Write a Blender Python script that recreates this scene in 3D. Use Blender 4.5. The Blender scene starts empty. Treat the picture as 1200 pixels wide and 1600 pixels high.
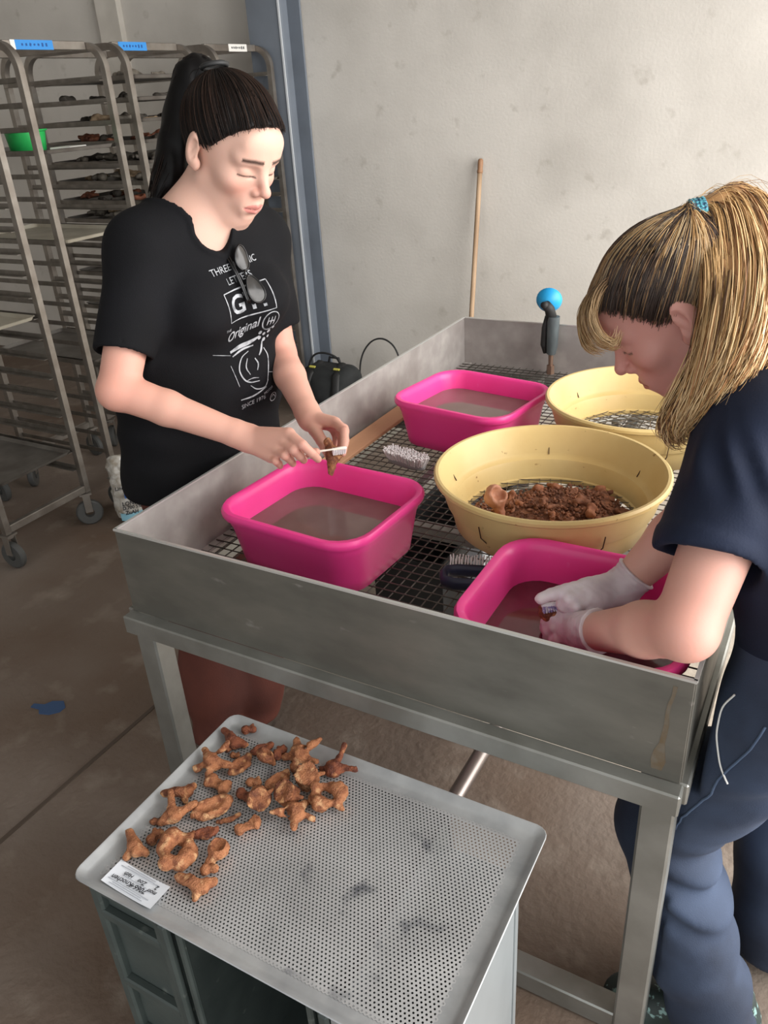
import bpy, math, random
import numpy as np
from mathutils import Vector, Matrix, Euler

# ------------------------------------------------------------------ camera, world, lights, exposure
scene = bpy.context.scene
COL = scene.collection
cam_data = bpy.data.cameras.new("camera")
cam_data.sensor_fit = 'VERTICAL'
cam_data.sensor_height = 24.0
cam_data.lens = 24.0 * 1255.74 / 1600.0
cam_data.clip_start = 0.02
camera = bpy.data.objects.new("camera", cam_data)
COL.objects.link(camera)
camera.matrix_world = Matrix(((0.87465, -0.17954, 0.45029, 1.1801),
                              (0.48137, 0.43132, -0.76305, -0.9452),
                              (-0.05723, 0.88415, 0.46368, 1.6003),
                              (0, 0, 0, 1)))
scene.camera = camera
scene.view_settings.view_transform = 'Standard'
scene.view_settings.look = 'None'
scene.view_settings.gamma = 1.0
scene.view_settings.use_curve_mapping = False
scene.view_settings.exposure = 0.0

world = bpy.data.worlds.new("overcast_sky")
scene.world = world
world.use_nodes = True
wn = world.node_tree.nodes["Background"]
wn.inputs[0].default_value = (0.95, 0.975, 1.0, 1)
wn.inputs[1].default_value = 1.7

def area_light(name, loc, target, sx, sy, power, color):
    d = bpy.data.lights.new(name, 'AREA')
    d.shape = 'RECTANGLE'; d.size = sx; d.size_y = sy; d.energy = power; d.color = color
    o = bpy.data.objects.new(name, d); COL.objects.link(o)
    o.location = loc
    o.rotation_euler = (Vector(target) - Vector(loc)).to_track_quat('-Z', 'Y').to_euler()
    return o
# daylight entering through the wide open gate on the right
area_light("gate_daylight", (3.3, 0.9, 1.65), (0.0, 0.9, 0.95), 3.8, 3.1, 265, (1.0, 0.975, 0.945))

# ------------------------------------------------------------------ materials
MATS = {}
def rgb(r, g, b):
    f = lambda c: ((c / 255) / 12.92 if c / 255 <= .04045 else (((c / 255) + .055) / 1.055) ** 2.4)
    return (f(r), f(g), f(b), 1)

def mat(name, col, rough=.5, metal=0., col2=None, nscale=8., namt=(.35, .65), bump=0., bscale=60., spec=.5,
        stretch=(1, 1, 1), trans=0., ior=1.45, sss=0., alpha=1., col3=None, n3scale=2., n3amt=(.5, .7),
        attr=None, aniso=0., sheen=0., rough2=None, detail=6., coat=0.):
    if name in MATS: return MATS[name]
    m = bpy.data.materials.new(name); m.use_nodes = True
    nt = m.node_tree; N = nt.nodes; L = nt.links
    b = N["Principled BSDF"]
    b.inputs["Base Color"].default_value = col
    b.inputs["Roughness"].default_value = rough
    b.inputs["Metallic"].default_value = metal
    b.inputs["IOR"].default_value = ior
    b.inputs["Specular IOR Level"].default_value = spec
    if trans: b.inputs["Transmission Weight"].default_value = trans
    if alpha < 1: b.inputs["Alpha"].default_value = alpha
    if coat: b.inputs["Coat Weight"].default_value = coat
    if sss:
        b.inputs["Subsurface Weight"].default_value = sss
        b.inputs["Subsurface Radius"].default_value = (.012, .004, .002)
        b.inputs["Subsurface Scale"].default_value = 1.0
    if sheen: b.inputs["Sheen Weight"].default_value = sheen
    tc = N.new("ShaderNodeTexCoord"); mp = N.new("ShaderNodeMapping")
    mp.inputs["Scale"].default_value = stretch
    L.new(tc.outputs["Object"], mp.inputs["Vector"])
    src = None
    if attr:
        a = N.new("ShaderNodeAttribute"); a.attribute_name = attr; src = a.outputs["Color"]
    def noise(scale, det, lo, hi):
        n = N.new("ShaderNodeTexNoise"); n.inputs["Scale"].default_value = scale; n.inputs["Detail"].default_value = det
        L.new(mp.outputs["Vector"], n.inputs["Vector"])
        r = N.new("ShaderNodeMapRange"); r.inputs["From Min"].default_value = lo; r.inputs["From Max"].default_value = hi
        L.new(n.outputs["Fac"], r.inputs["Value"])
        return r.outputs["Result"]
    def mix(fac, a, bcol):
        x = N.new("ShaderNodeMix"); x.data_type = 'RGBA'
        L.new(fac, x.inputs["Factor"])
        if hasattr(a, "is_linked") or hasattr(a, "links"): L.new(a, x.inputs["A"])
        else: x.inputs["A"].default_value = a
        x.inputs["B"].default_value = bcol
        return x.outputs["Result"]
    if col2 is not None:
        f = noise(nscale, detail, *namt)
        src = mix(f, src if src is not None else col, col2)
        if rough2 is not None:
            r = N.new("ShaderNodeMapRange"); r.inputs["To Min"].default_value = rough; r.inputs["To Max"].default_value = rough2
            L.new(f, r.inputs["Value"]); L.new(r.outputs["Result"], b.inputs["Roughness"])
    if col3 is not None:
        src = mix(noise(n3scale, 4., *n3amt), src if src is not None else col, col3)
    if src is not None: L.new(src, b.inputs["Base Color"])
    if bump:
        n = N.new("ShaderNodeTexNoise"); n.inputs["Scale"].default_value = bscale; n.inputs["Detail"].default_value = 5.
        L.new(mp.outputs["Vector"], n.inputs["Vector"])
        bp = N.new("ShaderNodeBump"); bp.inputs["Strength"].default_value = bump; bp.inputs["Distance"].default_value = .01
        L.new(n.outputs["Fac"], bp.inputs["Height"]); L.new(bp.outputs["Normal"], b.inputs["Normal"])
    MATS[name] = m
    return m

# ------------------------------------------------------------------ mesh building
class MB:
    def __init__(s): s.v = []; s.f = []
    def add(s, vs, fs):
        o = len(s.v); s.v.extend([tuple(map(float, q)) for q in vs]); s.f.extend([tuple(i + o for i in q) for q in fs]); return s
    def box(s, c, size, R=None, ch=0.):
        hx, hy, hz = [q / 2 for q in size]
        c = Vector(c)
        if ch <= 0:
            P = [(x * hx, y * hy, z * hz) for x in (-1, 1) for y in (-1, 1) for z in (-1, 1)]
            F = [(0, 1, 3, 2), (4, 6, 7, 5), (0, 4, 5, 1), (2, 3, 7, 6), (0, 2, 6, 4), (1, 5, 7, 3)]
        else:
            ch = min(ch, hx * .9, hy * .9, hz * .9)
            P = []
            for x in (-1, 1):
                for y in (-1, 1):
                    for z in (-1, 1):
                        P += [(x * hx, y * (hy - ch), z * (hz - ch)), (x * (hx - ch), y * hy, z * (hz - ch)), (x * (hx - ch), y * (hy - ch), z * hz)]
            idx = lambda x, y, z, k: ((x * 4 + y * 2 + z) * 3 + k)
            F = []
            for a in (0, 1):
                F.append([idx(a, 0, 0, 0), idx(a, 1, 0, 0), idx(a, 1, 1, 0), idx(a, 0, 1, 0)][::(1 if a else -1)])
                F.append([idx(0, a, 0, 1), idx(1, a, 0, 1), idx(1, a, 1, 1), idx(0, a, 1, 1)][::(-1 if a else 1)])
                F.append([idx(0, 0, a, 2), idx(1, 0, a, 2), idx(1, 1, a, 2), idx(0, 1, a, 2)][::(1 if a else -1)])
            for a in (0, 1):
                for b in (0, 1):
                    F.append([idx(a, b, 0, 0), idx(a, b, 0, 1), idx(a, b, 1, 1), idx(a, b, 1, 0)][::(1 if a != b else -1)])
                    F.append([idx(a, 0, b, 0), idx(a, 0, b, 2), idx(a, 1, b, 2), idx(a, 1, b, 0)][::(-1 if a != b else 1)])
                    F.append([idx(0, a, b, 1), idx(0, a, b, 2), idx(1, a, b, 2), idx(1, a, b, 1)][::(1 if a != b else -1)])
            for x in (0, 1):
                for y in (0, 1):
                    for z in (0, 1):
                        t = [idx(x, y, z, 0), idx(x, y, z, 1), idx(x, y, z, 2)]
                        F.append(t if (x + y + z) % 2 else t[::-1])
        if R is not None: P = [R @ Vector(q) for q in P]
        return s.add([Vector(q) + c for q in P], F)
    def tube(s, pts, r, n=8, closed=False, cap=True, squash=None):
        pts = [Vector(p) for p in pts]; k = len(pts)
        rs = r if hasattr(r, '__len__') else [r] * k
        V = []; F = []
        prev = None
        for i, p in enumerate(pts):
            if closed: t = pts[(i + 1) % k] - pts[i - 1]
            else: t = pts[min(i + 1, k - 1)] - pts[max(i - 1, 0)]
            if t.length < 1e-9: t = Vector((0, 0, 1))
            t.normalize()
            if prev is None:
                a = Vector((0, 0, 1)) if abs(t.z) < .9 else Vector((1, 0, 0))
                u = t.cross(a).normalized()
            else:
                u = (prev - t * prev.dot(t))
                u = u.normalized() if u.length > 1e-6 else t.orthogonal().normalized()
            w = t.cross(u); prev = u
            for j in range(n):
                an = 2 * math.pi * (j + .5) / n
                q = u * math.cos(an) * rs[i] + w * math.sin(an) * rs[i]
                if squash: q = u * math.cos(an) * rs[i] * squash[0] + w * math.sin(an) * rs[i] * squash[1]
                V.append(p + q)
        m = k if closed else k - 1
        for i in range(m):
            for j in range(n):
                a, b = i * n + j, i * n + (j + 1) % n
                c, d = ((i + 1) % k) * n + (j + 1) % n, ((i + 1) % k) * n + j
                F.append((a, b, c, d))
        if cap and not closed:
            F.append(tuple(range(n))[::-1]); F.append(tuple((k - 1) * n + j for j in range(n)))
        return s.add(V, F)
    def lathe(s, prof, c, n=64, closed=False):
        V = []; F = []; k = len(prof)
        for (r, z) in prof:
            for j in range(n):
                a = 2 * math.pi * j / n
                V.append((c[0] + r * math.cos(a), c[1] + r * math.sin(a), c[2] + z))
        for i in range(k if closed else k - 1):
            for j in range(n):
                i2 = (i + 1) % k
                F.append((i * n + j, i * n + (j + 1) % n, i2 * n + (j + 1) % n, i2 * n + j))
        return s.add(V, F)
    def loft(s, rings, closed_ring=False, cap0=False, cap1=False):
        n = len(rings[0]); V = [p for r in rings for p in r]; F = []
        k = len(rings)
        for i in range(k if closed_ring else k - 1):
            i2 = (i + 1) % k
            for j in range(n):
                F.append((i * n + j, i * n + (j + 1) % n, i2 * n + (j + 1) % n, i2 * n + j))
        if cap0: F.append(tuple(range(n))[::-1])
        if cap1: F.append(tuple((k - 1) * n + j for j in range(n)))
        return s.add(V, F)
    def sheet(s, poly, direction, t):
        """extrude a planar polygon by thickness t"""
        d = Vector(direction) * t; n = len(poly)
        P = [Vector(p) for p in poly] + [Vector(p) + d for p in poly]
        F = [tuple(range(n))[::-1], tuple(range(n, 2 * n))] + [(i, (i + 1) % n, n + (i + 1) % n, n + i) for i in range(n)]
        return s.add(P, F)
    def build(s, name, m, parent=None, smooth=False, loc=None, angle=None):
        me = bpy.data.meshes.new(name)
        me.from_pydata(s.v, [], s.f); me.update()
        o = bpy.data.objects.new(name, me); COL.objects.link(o)
        if m is not None: me.materials.append(m)
        if smooth:
            me.polygons.foreach_set("use_smooth", [True] * len(me.polygons))
            if angle is not None:
                try: me.set_sharp_from_angle(angle=math.radians(angle))
                except Exception: pass
        if parent is not None: o.parent = parent
        if loc is not None: o.location = loc
        me.validate()
        return o

def npmesh(name, V, F, m, parent=None, smooth=True, colors=None):
    me = bpy.data.meshes.new(name)
    V = np.asarray(V, np.float32); F = np.asarray(F, np.int32)
    me.vertices.add(len(V)); me.vertices.foreach_set("co", V.ravel())
    k = F.shape[1]
    me.loops.add(F.size); me.loops.foreach_set("vertex_index", F.ravel())
    me.polygons.add(len(F)); me.polygons.foreach_set("loop_start", np.arange(0, F.size, k, dtype=np.int32))
    try: me.polygons.foreach_set("loop_total", np.full(len(F), k, np.int32))
    except Exception: pass
    me.update(calc_edges=True); me.validate()
    if smooth: me.polygons.foreach_set("use_smooth", np.ones(len(me.polygons), bool))
    if colors is not None:
        at = me.color_attributes.new("Col", 'FLOAT_COLOR', 'POINT')
        c = np.ones((len(V), 4), np.float32); c[:, :3] = colors
        at.data.foreach_set("color", c.ravel())
    o = bpy.data.objects.new(name, me); COL.objects.link(o)
    if m is not None: me.materials.append(m)
    if parent is not None: o.parent = parent
    return o

def tag(o, label=None, cat=None, group=None, kind=None):
    if label: o["label"] = label
    if cat: o["category"] = cat
    if group: o["group"] = group
    if kind: o["kind"] = kind
    return o
def thing(name, loc=(0, 0, 0), label=None, cat=None, group=None, rz=0.):
    o = bpy.data.objects.new(name, None); COL.objects.link(o)
    o.empty_display_size = .05
    o.location = loc; o.rotation_euler = (0, 0, rz)
    return tag(o, label, cat, group)
def dup(o, parent=None, loc=None, name=None):
    c = o.copy(); COL.objects.link(c)
    if parent is not None: c.parent = parent
    if loc is not None: c.location = loc
    return c
def keep_world(child, parent):
    """parent a mesh whose vertices are in world coordinates to an Empty standing elsewhere"""
    child.parent = parent
    child.matrix_parent_inverse = parent_matrix(parent).inverted()
    return child
def parent_matrix(p):
    m = Matrix.Translation(p.location) @ p.rotation_euler.to_matrix().to_4x4()
    return m if p.parent is None else parent_matrix(p.parent) @ p.matrix_parent_inverse @ m

# ------------------------------------------------------------------ signed-distance modelling (one continuous skin per body)
f32 = np.float32
def A(*a): return np.array(a, dtype=f32)
def smin(a, b, k):
    h = np.clip(.5 + .5 * (b - a) / k, 0, 1)
    return b + (a - b) * h - k * h * (1 - h)
def smax(a, b, k): return -smin(-a, -b, k)
def cap(p, a, b, ra, rb=None):
    rb = ra if rb is None else rb
    a = np.asarray(a, f32); b = np.asarray(b, f32); ba = b - a
    pa = p - a
    h = np.clip(pa @ ba / max(float(ba @ ba), 1e-9), 0, 1)
    q = pa - h[:, None] * ba
    return np.sqrt((q * q).sum(1)) - (ra + (rb - ra) * h)
def ecap(p, a, b, ra, rb, f, ratio, ratio2=None):
    """capsule of elliptical section: thickness along f is ratio * radius"""
    a = np.asarray(a, f32); b = np.asarray(b, f32); ba = b - a; f = np.asarray(f, f32)
    pa = p - a
    h = np.clip(pa @ ba / max(float(ba @ ba), 1e-9), 0, 1)
    q = pa - h[:, None] * ba
    ratio2 = ratio if ratio2 is None else ratio2
    rt = ratio + (ratio2 - ratio) * h
    c = q @ f
    q = q + (c * (1 / rt - 1))[:, None] * f
    r = ra + (rb - ra) * h
    return (np.sqrt((q * q).sum(1)) - r) * np.where(np.abs(c) > 0, (rt + 1) / 2, 1)
def ell(p, c, r, M=None):
    q = p - np.asarray(c, f32); r = np.asarray(r, f32)
    if M is not None: q = q @ np.asarray(M, f32)      # columns of M are the axes
    k0 = np.sqrt(((q / r) ** 2).sum(1)); k1 = np.sqrt(((q / (r * r)) ** 2).sum(1))
    return k0 * (k0 - 1) / np.maximum(k1, 1e-6)
def chain(p, pts, rs, k=.006):
    d = None
    for i in range(len(pts) - 1):
        e = cap(p, pts[i], pts[i + 1], rs[i], rs[i + 1])
        d = e if d is None else smin(d, e, k)
    return d
def rbox(p, c, half, r, M=None):
    q = p - np.asarray(c, f32)
    if M is not None: q = q @ np.asarray(M, f32)
    q = np.abs(q) - (np.asarray(half, f32) - r)
    return np.sqrt((np.maximum(q, 0) ** 2).sum(1)) + np.minimum(q.max(1), 0) - r
def mesh_sdf(f, lo, hi, h, slack=1.6):
    lo = np.asarray(lo, float); hi = np.asarray(hi, float)
    B = 6
    nb = np.ceil((hi - lo) / (h * B)).astype(int) + 1
    n = nb * B + 1
    bx = [lo[i] + (np.arange(nb[i]) + .5) * B * h for i in range(3)]
    G = np.stack(np.meshgrid(*bx, indexing='ij'), -1).reshape(-1, 3).astype(f32)
    d = f(G).reshape(nb)
    act = np.abs(d) < B * h * .87 * slack
    V = np.repeat(np.repeat(np.repeat(np.where(d < 0, -1., 1.).astype(f32), B, 0), B, 1), B, 2)
    V = np.pad(V, ((0, 1), (0, 1), (0, 1)), mode='edge')
    mask = np.repeat(np.repeat(np.repeat(act, B, 0), B, 1), B, 2)
    mask = np.pad(mask, ((0, 1), (0, 1), (0, 1)), mode='constant')
    for ax in range(3):
        sh = np.roll(mask, 1, ax)
        sl = [slice(None)] * 3; sl[ax] = 0; sh[tuple(sl)] = False
        mask |= sh
    I = np.argwhere(mask)
    P = (lo + I * h).astype(f32)
    out = np.empty(len(P), f32)
    step = 200000
    for s in range(0, len(P), step): out[s:s + step] = f(P[s:s + step])
    V[mask] = out
    return surface_nets(V, lo, h)
def surface_nets(V, lo, h):
    ins = V < 0
    nx, ny, nz = V.shape
    c = np.zeros((nx - 1, ny - 1, nz - 1), np.int8)
    offs = [(i, j, k) for i in (0, 1) for j in (0, 1) for k in (0, 1)]
    for (i, j, k) in offs: c += ins[i:nx - 1 + i, j:ny - 1 + j, k:nz - 1 + k]
    cells = np.argwhere((c > 0) & (c < 8))
    idx = np.full(c.shape, -1, np.int32); idx[tuple(cells.T)] = np.arange(len(cells))
    acc = np.zeros((len(cells), 3)); cnt = np.zeros(len(cells))
    for a in offs:
        for ax in range(3):
            if a[ax] == 1: continue
            b = list(a); b[ax] = 1
            va = V[cells[:, 0] + a[0], cells[:, 1] + a[1], cells[:, 2] + a[2]]
            vb = V[cells[:, 0] + b[0], cells[:, 1] + b[1], cells[:, 2] + b[2]]
            m = (va < 0) != (vb < 0)
            t = np.where(m, va / np.where(m, va - vb, 1), 0)
            q = np.tile(np.array(a, float), (len(cells), 1)); q[:, ax] += t
            acc[m] += q[m]; cnt[m] += 1
    P = lo + (cells + acc / np.maximum(cnt, 1)[:, None]) * h
    F = []
    for ax in range(3):
        u, w = (ax + 1) % 3, (ax + 2) % 3
        s0 = [slice(None)] * 3; s1 = [slice(None)] * 3
        s0[ax] = slice(0, -1); s1[ax] = slice(1, None)
        a = ins[tuple(s0)]; b = ins[tuple(s1)]
        e = np.argwhere(a != b)
        e = e[(e[:, u] > 0) & (e[:, w] > 0) & (e[:, u] < V.shape[u] - 1) & (e[:, w] < V.shape[w] - 1)]
        flip = ~a[tuple(e.T)]
        def g(du, dw):
            q = e.copy(); q[:, u] += du; q[:, w] += dw
            return idx[tuple(q.T)]
        quad = np.stack([g(-1, -1), g(0, -1), g(0, 0), g(-1, 0)], 1)
        quad[flip] = quad[flip][:, ::-1]
        F.append(quad)
    F = np.concatenate(F)
    F = F[(F >= 0).all(1)]
    return P.astype(f32), F.astype(np.int32)
def relax(V, F, it=3, lam=.5):
    E_ = np.concatenate([F[:, [0, 1]], F[:, [1, 2]], F[:, [2, 3]], F[:, [3, 0]]]); E_ = np.concatenate([E_, E_[:, ::-1]])
    n = len(V); cnt = np.maximum(np.bincount(E_[:, 0], minlength=n), 1)[:, None]
    V = V.astype(np.float64)
    for _ in range(it):
        S_ = np.stack([np.bincount(E_[:, 0], weights=V[E_[:, 1], c], minlength=n) for c in range(3)], 1) / cnt
        V = V + lam * (S_ - V)
    return V.astype(f32)
def join(parts):
    V = []; F = []; o = 0
    for v, f in parts: V.append(v); F.append(f + o); o += len(v)
    return np.concatenate(V), np.concatenate(F)
def wob(p, s, seed=0.):
    """cheap smooth noise, about -1..1"""
    x, y, z = p[:, 0] * s + seed, p[:, 1] * s + seed * 1.7, p[:, 2] * s + seed * .6
    return (np.sin(x * 1.9 + 1.3 * np.sin(y * 1.3 + z)) + np.sin(y * 2.3 + 1.1 * np.sin(z * 1.7 + x * .7)) + np.sin(z * 2.1 + 1.2 * np.sin(x * 1.1 - y))) / 3
# ------------------------------------------------------------------ the setting
T = .86          # height of the basin rim
WT, DT = 1.1, 1.712
def slab(name, c, size, m, **k):
    o = MB().box(c, size).build(name, m); tag(o, kind='structure'); return o
M_floor = mat("floor_concrete", rgb(124, 112, 102), .85, col2=rgb(102, 84, 70), nscale=1.6, namt=(.35, .7), bump=.35, bscale=45,
              col3=rgb(140, 128, 116), n3scale=7., n3amt=(.55, .8))
M_wall = mat("wall_concrete", rgb(206, 201, 193), .9, col2=rgb(186, 181, 173), nscale=2.2, namt=(.4, .75), bump=.12, bscale=70,
             col3=rgb(172, 166, 156), n3scale=9., n3amt=(.62, .78))
floor = slab("floor", (-.9, 0, -.05), (9.4, 8.4, .1), M_floor)
wall_b = slab("wall_back", (-.9, 3.1, 1.7), (9.4, .2, 3.4), M_wall)
wall_l = slab("wall_left", (-5.3, -.5, 1.7), (.2, 7.2, 3.4), M_wall)
ceil = slab("ceiling", (-1.2, -.4, 3.45), (8.4, 7.2, .1), mat("ceiling_paint", rgb(170, 168, 164), .9, col2=rgb(150, 148, 144), nscale=3))
wall_f = slab("wall_front", (-3.4, -4.1, 1.7), (4.0, .2, 3.4), M_wall)
# paler, newer concrete slab under the basin and along the wall, with a dark joint in front of it
o = MB().box((1.45, 1.79, .0015), (3.3, 2.42, .003)).build("concrete_slab", mat("pale_concrete", rgb(186, 176, 162), .85, col2=rgb(164, 152, 138), nscale=3.5, namt=(.4, .7), bump=.3, bscale=60), None); keep_world(o, floor)
for (x0, y0, x1, y1) in ((-.2, .572, 3.1, .572), (-.206, .58, -.206, 2.99), (-.42, -3.9, -.40, 2.95)):
    d = Vector((x1 - x0, y1 - y0, 0)); L_ = d.length
    R_ = Matrix.Rotation(math.atan2(d.y, d.x), 3, 'Z')
    o = MB().box(((x0 + x1) / 2, (y0 + y1) / 2, .001), (L_, .012, .004), R_).build("floor_joint", mat("joint_filler", rgb(84, 72, 62), .9), None)
    keep_world(o, floor)
# painted steel column against the back wall
M_steel_paint = mat("column_paint", rgb(112, 119, 128), .5, col2=rgb(100, 106, 114), nscale=4, namt=(.4, .7), bump=.05, bscale=20)
col = thing("trim_1", (-1.535, 2.9, 0)); tag(col, kind='structure')
MB().box((0, -.085, 1.7), (.20, .014, 3.4)).build("flange", M_steel_paint, col)
MB().box((0, .085, 1.7), (.20, .014, 3.4)).build("flange", M_steel_paint, col)
MB().box((.02, 0, 1.7), (.012, .156, 3.4)).build("web", M_steel_paint, col)
MB().box((.094, -.094, 1.7), (.010, .006, 3.4)).build("edge_highlight", mat("column_highlight", rgb(196, 200, 204), .4), col)  # highlight along the flange edge, put in as a paler strip
# faint pilaster strip on the wall behind the racks
o = slab("trim_2", (-2.72, 2.985, 1.7), (.16, .05, 3.4), mat("pilaster", rgb(206, 200, 190), .9, col2=rgb(186, 180, 170), nscale=4))

# ------------------------------------------------------------------ stainless washing basin on legs
M_sheet = mat("stainless_sheet", rgb(134, 132, 124), .42, .75, col2=rgb(108, 106, 99), nscale=5., stretch=(1, 1, 2.5), bump=.03, bscale=30,
              col3=rgb(188, 186, 180), n3scale=14., n3amt=(.66, .85), rough2=.55)
M_frame = mat("stainless_frame", rgb(160, 160, 155), .4, .7, col2=rgb(138, 138, 132), nscale=9., bump=.02, bscale=40)
M_dull = mat("zinc_dull", rgb(158, 152, 148), .62, .35, col2=rgb(178, 172, 168), nscale=16., namt=(.4, .7), col3=rgb(138, 130, 126), n3scale=5., n3amt=(.5, .8))
basin = thing("washing_basin", (WT / 2, DT / 2, 0), "stainless steel basin table on square legs with wire grid floor", "table")
def B(o): return keep_world(o, basin)
zb = .668
th = .004
B(MB().box((WT / 2, 0, (T + zb) / 2), (WT, th, T - zb), ch=.001).build("front_panel", M_sheet))
B(MB().box((WT / 2, DT, (T + zb) / 2), (WT, th, T - zb), ch=.001).build("back_panel", M_dull))
B(MB().box((0, DT / 2, (T + zb) / 2), (th, DT - th, T - zb), ch=.001).build("side_panel", M_dull))
B(MB().box((WT, DT / 2, (T + zb) / 2), (th, DT - th, T - zb), ch=.001).build("side_panel", M_sheet))
# folded upper edges
M_edge = mat("polished_edge", rgb(214, 214, 210), .3, .6)
B(MB().box((WT / 2, 0, T), (WT + .004, .006, .004)).build("rolled_edge", M_edge))
B(MB().box((WT / 2, DT, T), (WT + .004, .006, .004)).build("rolled_edge", M_edge))
B(MB().box((0, DT / 2, T), (.006, DT, .004)).build("rolled_edge", M_edge))
B(MB().box((WT, DT / 2, T), (.006, DT, .004)).build("rolled_edge", M_edge))
rnd_ = random.Random(2)
st_ = [(WT - .026 - .010 * (k / 9) + rnd_.uniform(-.0015, .0015), zz) for k, zz in enumerate(np.linspace(.845, .684, 10))]
b = MB()
for k, (x_, z_) in enumerate(st_):
    w_ = .002 + .002 * rnd_.random() + (.008 if k == 8 else .005 if k in (7, 9) else 0)
    b.v += [(x_ - w_, -.0024, z_), (x_ + w_, -.0024, z_)]
for k in range(9): b.f.append((2 * k, 2 * k + 1, 2 * k + 3, 2 * k + 2))
B(b.build("rust_stain", mat("rust_film", rgb(104, 88, 66), .55, .35, col2=rgb(112, 104, 92), nscale=60)))
# frame of square tube round the foot of the panels
fo = .014
for (c, s) in (((WT / 2, -fo, .647), (WT + .012, .03, .042)), ((WT / 2, DT + fo, .647), (WT + .012, .03, .042)),
               ((-fo + .010, DT / 2, .647), (.03, DT, .042)), ((WT + fo - .016, DT / 2, .647), (.03, DT, .042))):
    B(MB().box(c, s, ch=.003).build("frame_rail", M_frame))
for (x, y) in ((.022, .018), (WT - .026, .018), (.022, DT - .02), (WT - .026, DT - .02)):
    B(MB().box((x, y, .314), (.052, .052, .628), ch=.004).build("leg", M_frame))
B(MB().box((WT / 2, .02, .03), (WT - .1, .045, .05), ch=.003).build("foot_rail", M_frame))
B(MB().box((WT / 2, DT - .02, .03), (WT - .1, .045, .05), ch=.003).build("foot_rail", M_frame))
B(MB().tube([(.615, .08, .17), (.615, DT - .05, .17)], .019, 16).build("drain_pipe", mat("pipe_steel", rgb(150, 140, 136), .35, .8), smooth=True, angle=40))
# wire grid floor of the basin
ZG = .70
M_wire = mat("galvanised_wire", rgb(122, 118, 112), .5, .6, col2=rgb(92, 86, 80), nscale=30)
wy = MB().tube([(0, .006, 0), (0, DT - .006, 0)], .0017, 5, cap=False).v, None
def wire_proto(axis):
    m = MB()
    if axis == 'y': m.tube([(0, .01, 0), (0, DT - .01, 0)], .0016, 5)
    else: m.tube([(.01, 0, 0), (WT - .01, 0, 0)], .0016, 5)
    return m.build("grid_wire", M_wire, smooth=True)
grid_pitch = .0245
px_ = wire_proto('y'); pw = wire_proto('x')
k = 0
for i in range(1, int(WT / grid_pitch)):
    o = px_ if i == 1 else dup(px_)
    o.location = (i * grid_pitch, 0, ZG - .0032); keep_world(o, basin)
for i in range(1, int(DT / .0265)):
    o = pw if i == 1 else dup(pw)
    o.location = (0, i * .0265, ZG); keep_world(o, basin)
# grid supports below
for (x, y0, y1) in ((.30, .02, DT - .02), (.70, .02, DT - .02)):
    B(MB().box((x, (y0 + y1) / 2, .668), (.03, y1 - y0, .03)).build("grid_bearer", M_frame))
for y in (.55, 1.15):
    B(MB().box((WT / 2, y, .668), (WT - .02, .03, .03)).build("grid_bearer", M_frame))
for (x, y) in ((.44, .80), (.36, 1.02)):
    B(MB().box((x, y, .33), (.05, .05, .65), ch=.003).build("grid_prop", mat("prop_grey", rgb(176, 180, 184), .5, .3)))
# ledge angle along the left wall and the lath lying on it
B(MB().box((.018, DT / 2, .694), (.03, DT - .02, .008)).build("ledge", M_dull))
M_lath = mat("lath_wood", rgb(196, 150, 116), .7, col2=rgb(172, 126, 94), nscale=12, stretch=(1, .12, 1), bump=.08, bscale=60)
o = MB().box((.047, .84, .7135), (.052, 1.0, .014), Matrix.Rotation(math.radians(14), 3, 'Y'), ch=.002).build("wooden_lath", M_lath)
tag(o, "pale wooden lath lying along inside of basin's left wall", "lath")
# black bin standing under the grid
M_black = mat("black_plastic", rgb(24, 24, 25), .5)
bin_ = thing("storage_bin", (.15, 1.30, 0), "black plastic bin standing on the floor under the wire grid", "bin")
m = MB()
for (c, s) in (((0, 0, .012), (.24, .76, .02)), ((-.115, 0, .16), (.012, .76, .31)), ((.115, 0, .16), (.012, .76, .31)), ((0, -.375, .16), (.24, .012, .31)), ((0, .375, .16), (.24, .012, .31))): m.box(c, s)
m.build("bin_body", M_black, bin_)
MB().tube([(-.125, -.385, .32), (.125, -.385, .32), (.125, .385, .32), (-.125, .385, .32)], .010, 6, closed=True).build("bin_rim", M_black, bin_)
# ------------------------------------------------------------------ tubs
def rr(hx, hy, r, z, c=(0, 0), n=7, bulge=0.):
    P = []
    for (sx, sy, a0) in ((1, 1, 0), (-1, 1, 90), (-1, -1, 180), (1, -1, 270)):
        for i in range(n):
            a = math.radians(a0 + 90 * i / (n - 1))
            P.append((c[0] + sx * (hx - r) + r * math.cos(a), c[1] + sy * (hy - r) + r * math.sin(a), z))
        # a few points along the straight, bowed outwards a little
        nx = {0: (-1, 1), 90: (-1, -1), 180: (1, -1), 270: (1, 1)}[a0]
    return P
M_pink = mat("pink_plastic", rgb(246, 72, 152), .34, col2=rgb(242, 62, 144), nscale=6, namt=(.4, .7), sss=.06, bump=.015, bscale=90, spec=.45,
             col3=rgb(246, 96, 166), n3scale=40, n3amt=(.68, .8))
M_water = mat("murky_water", rgb(128, 104, 98), .06, col2=rgb(116, 90, 86), nscale=9, namt=(.35, .7), bump=.015, bscale=14, spec=.6)
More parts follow.
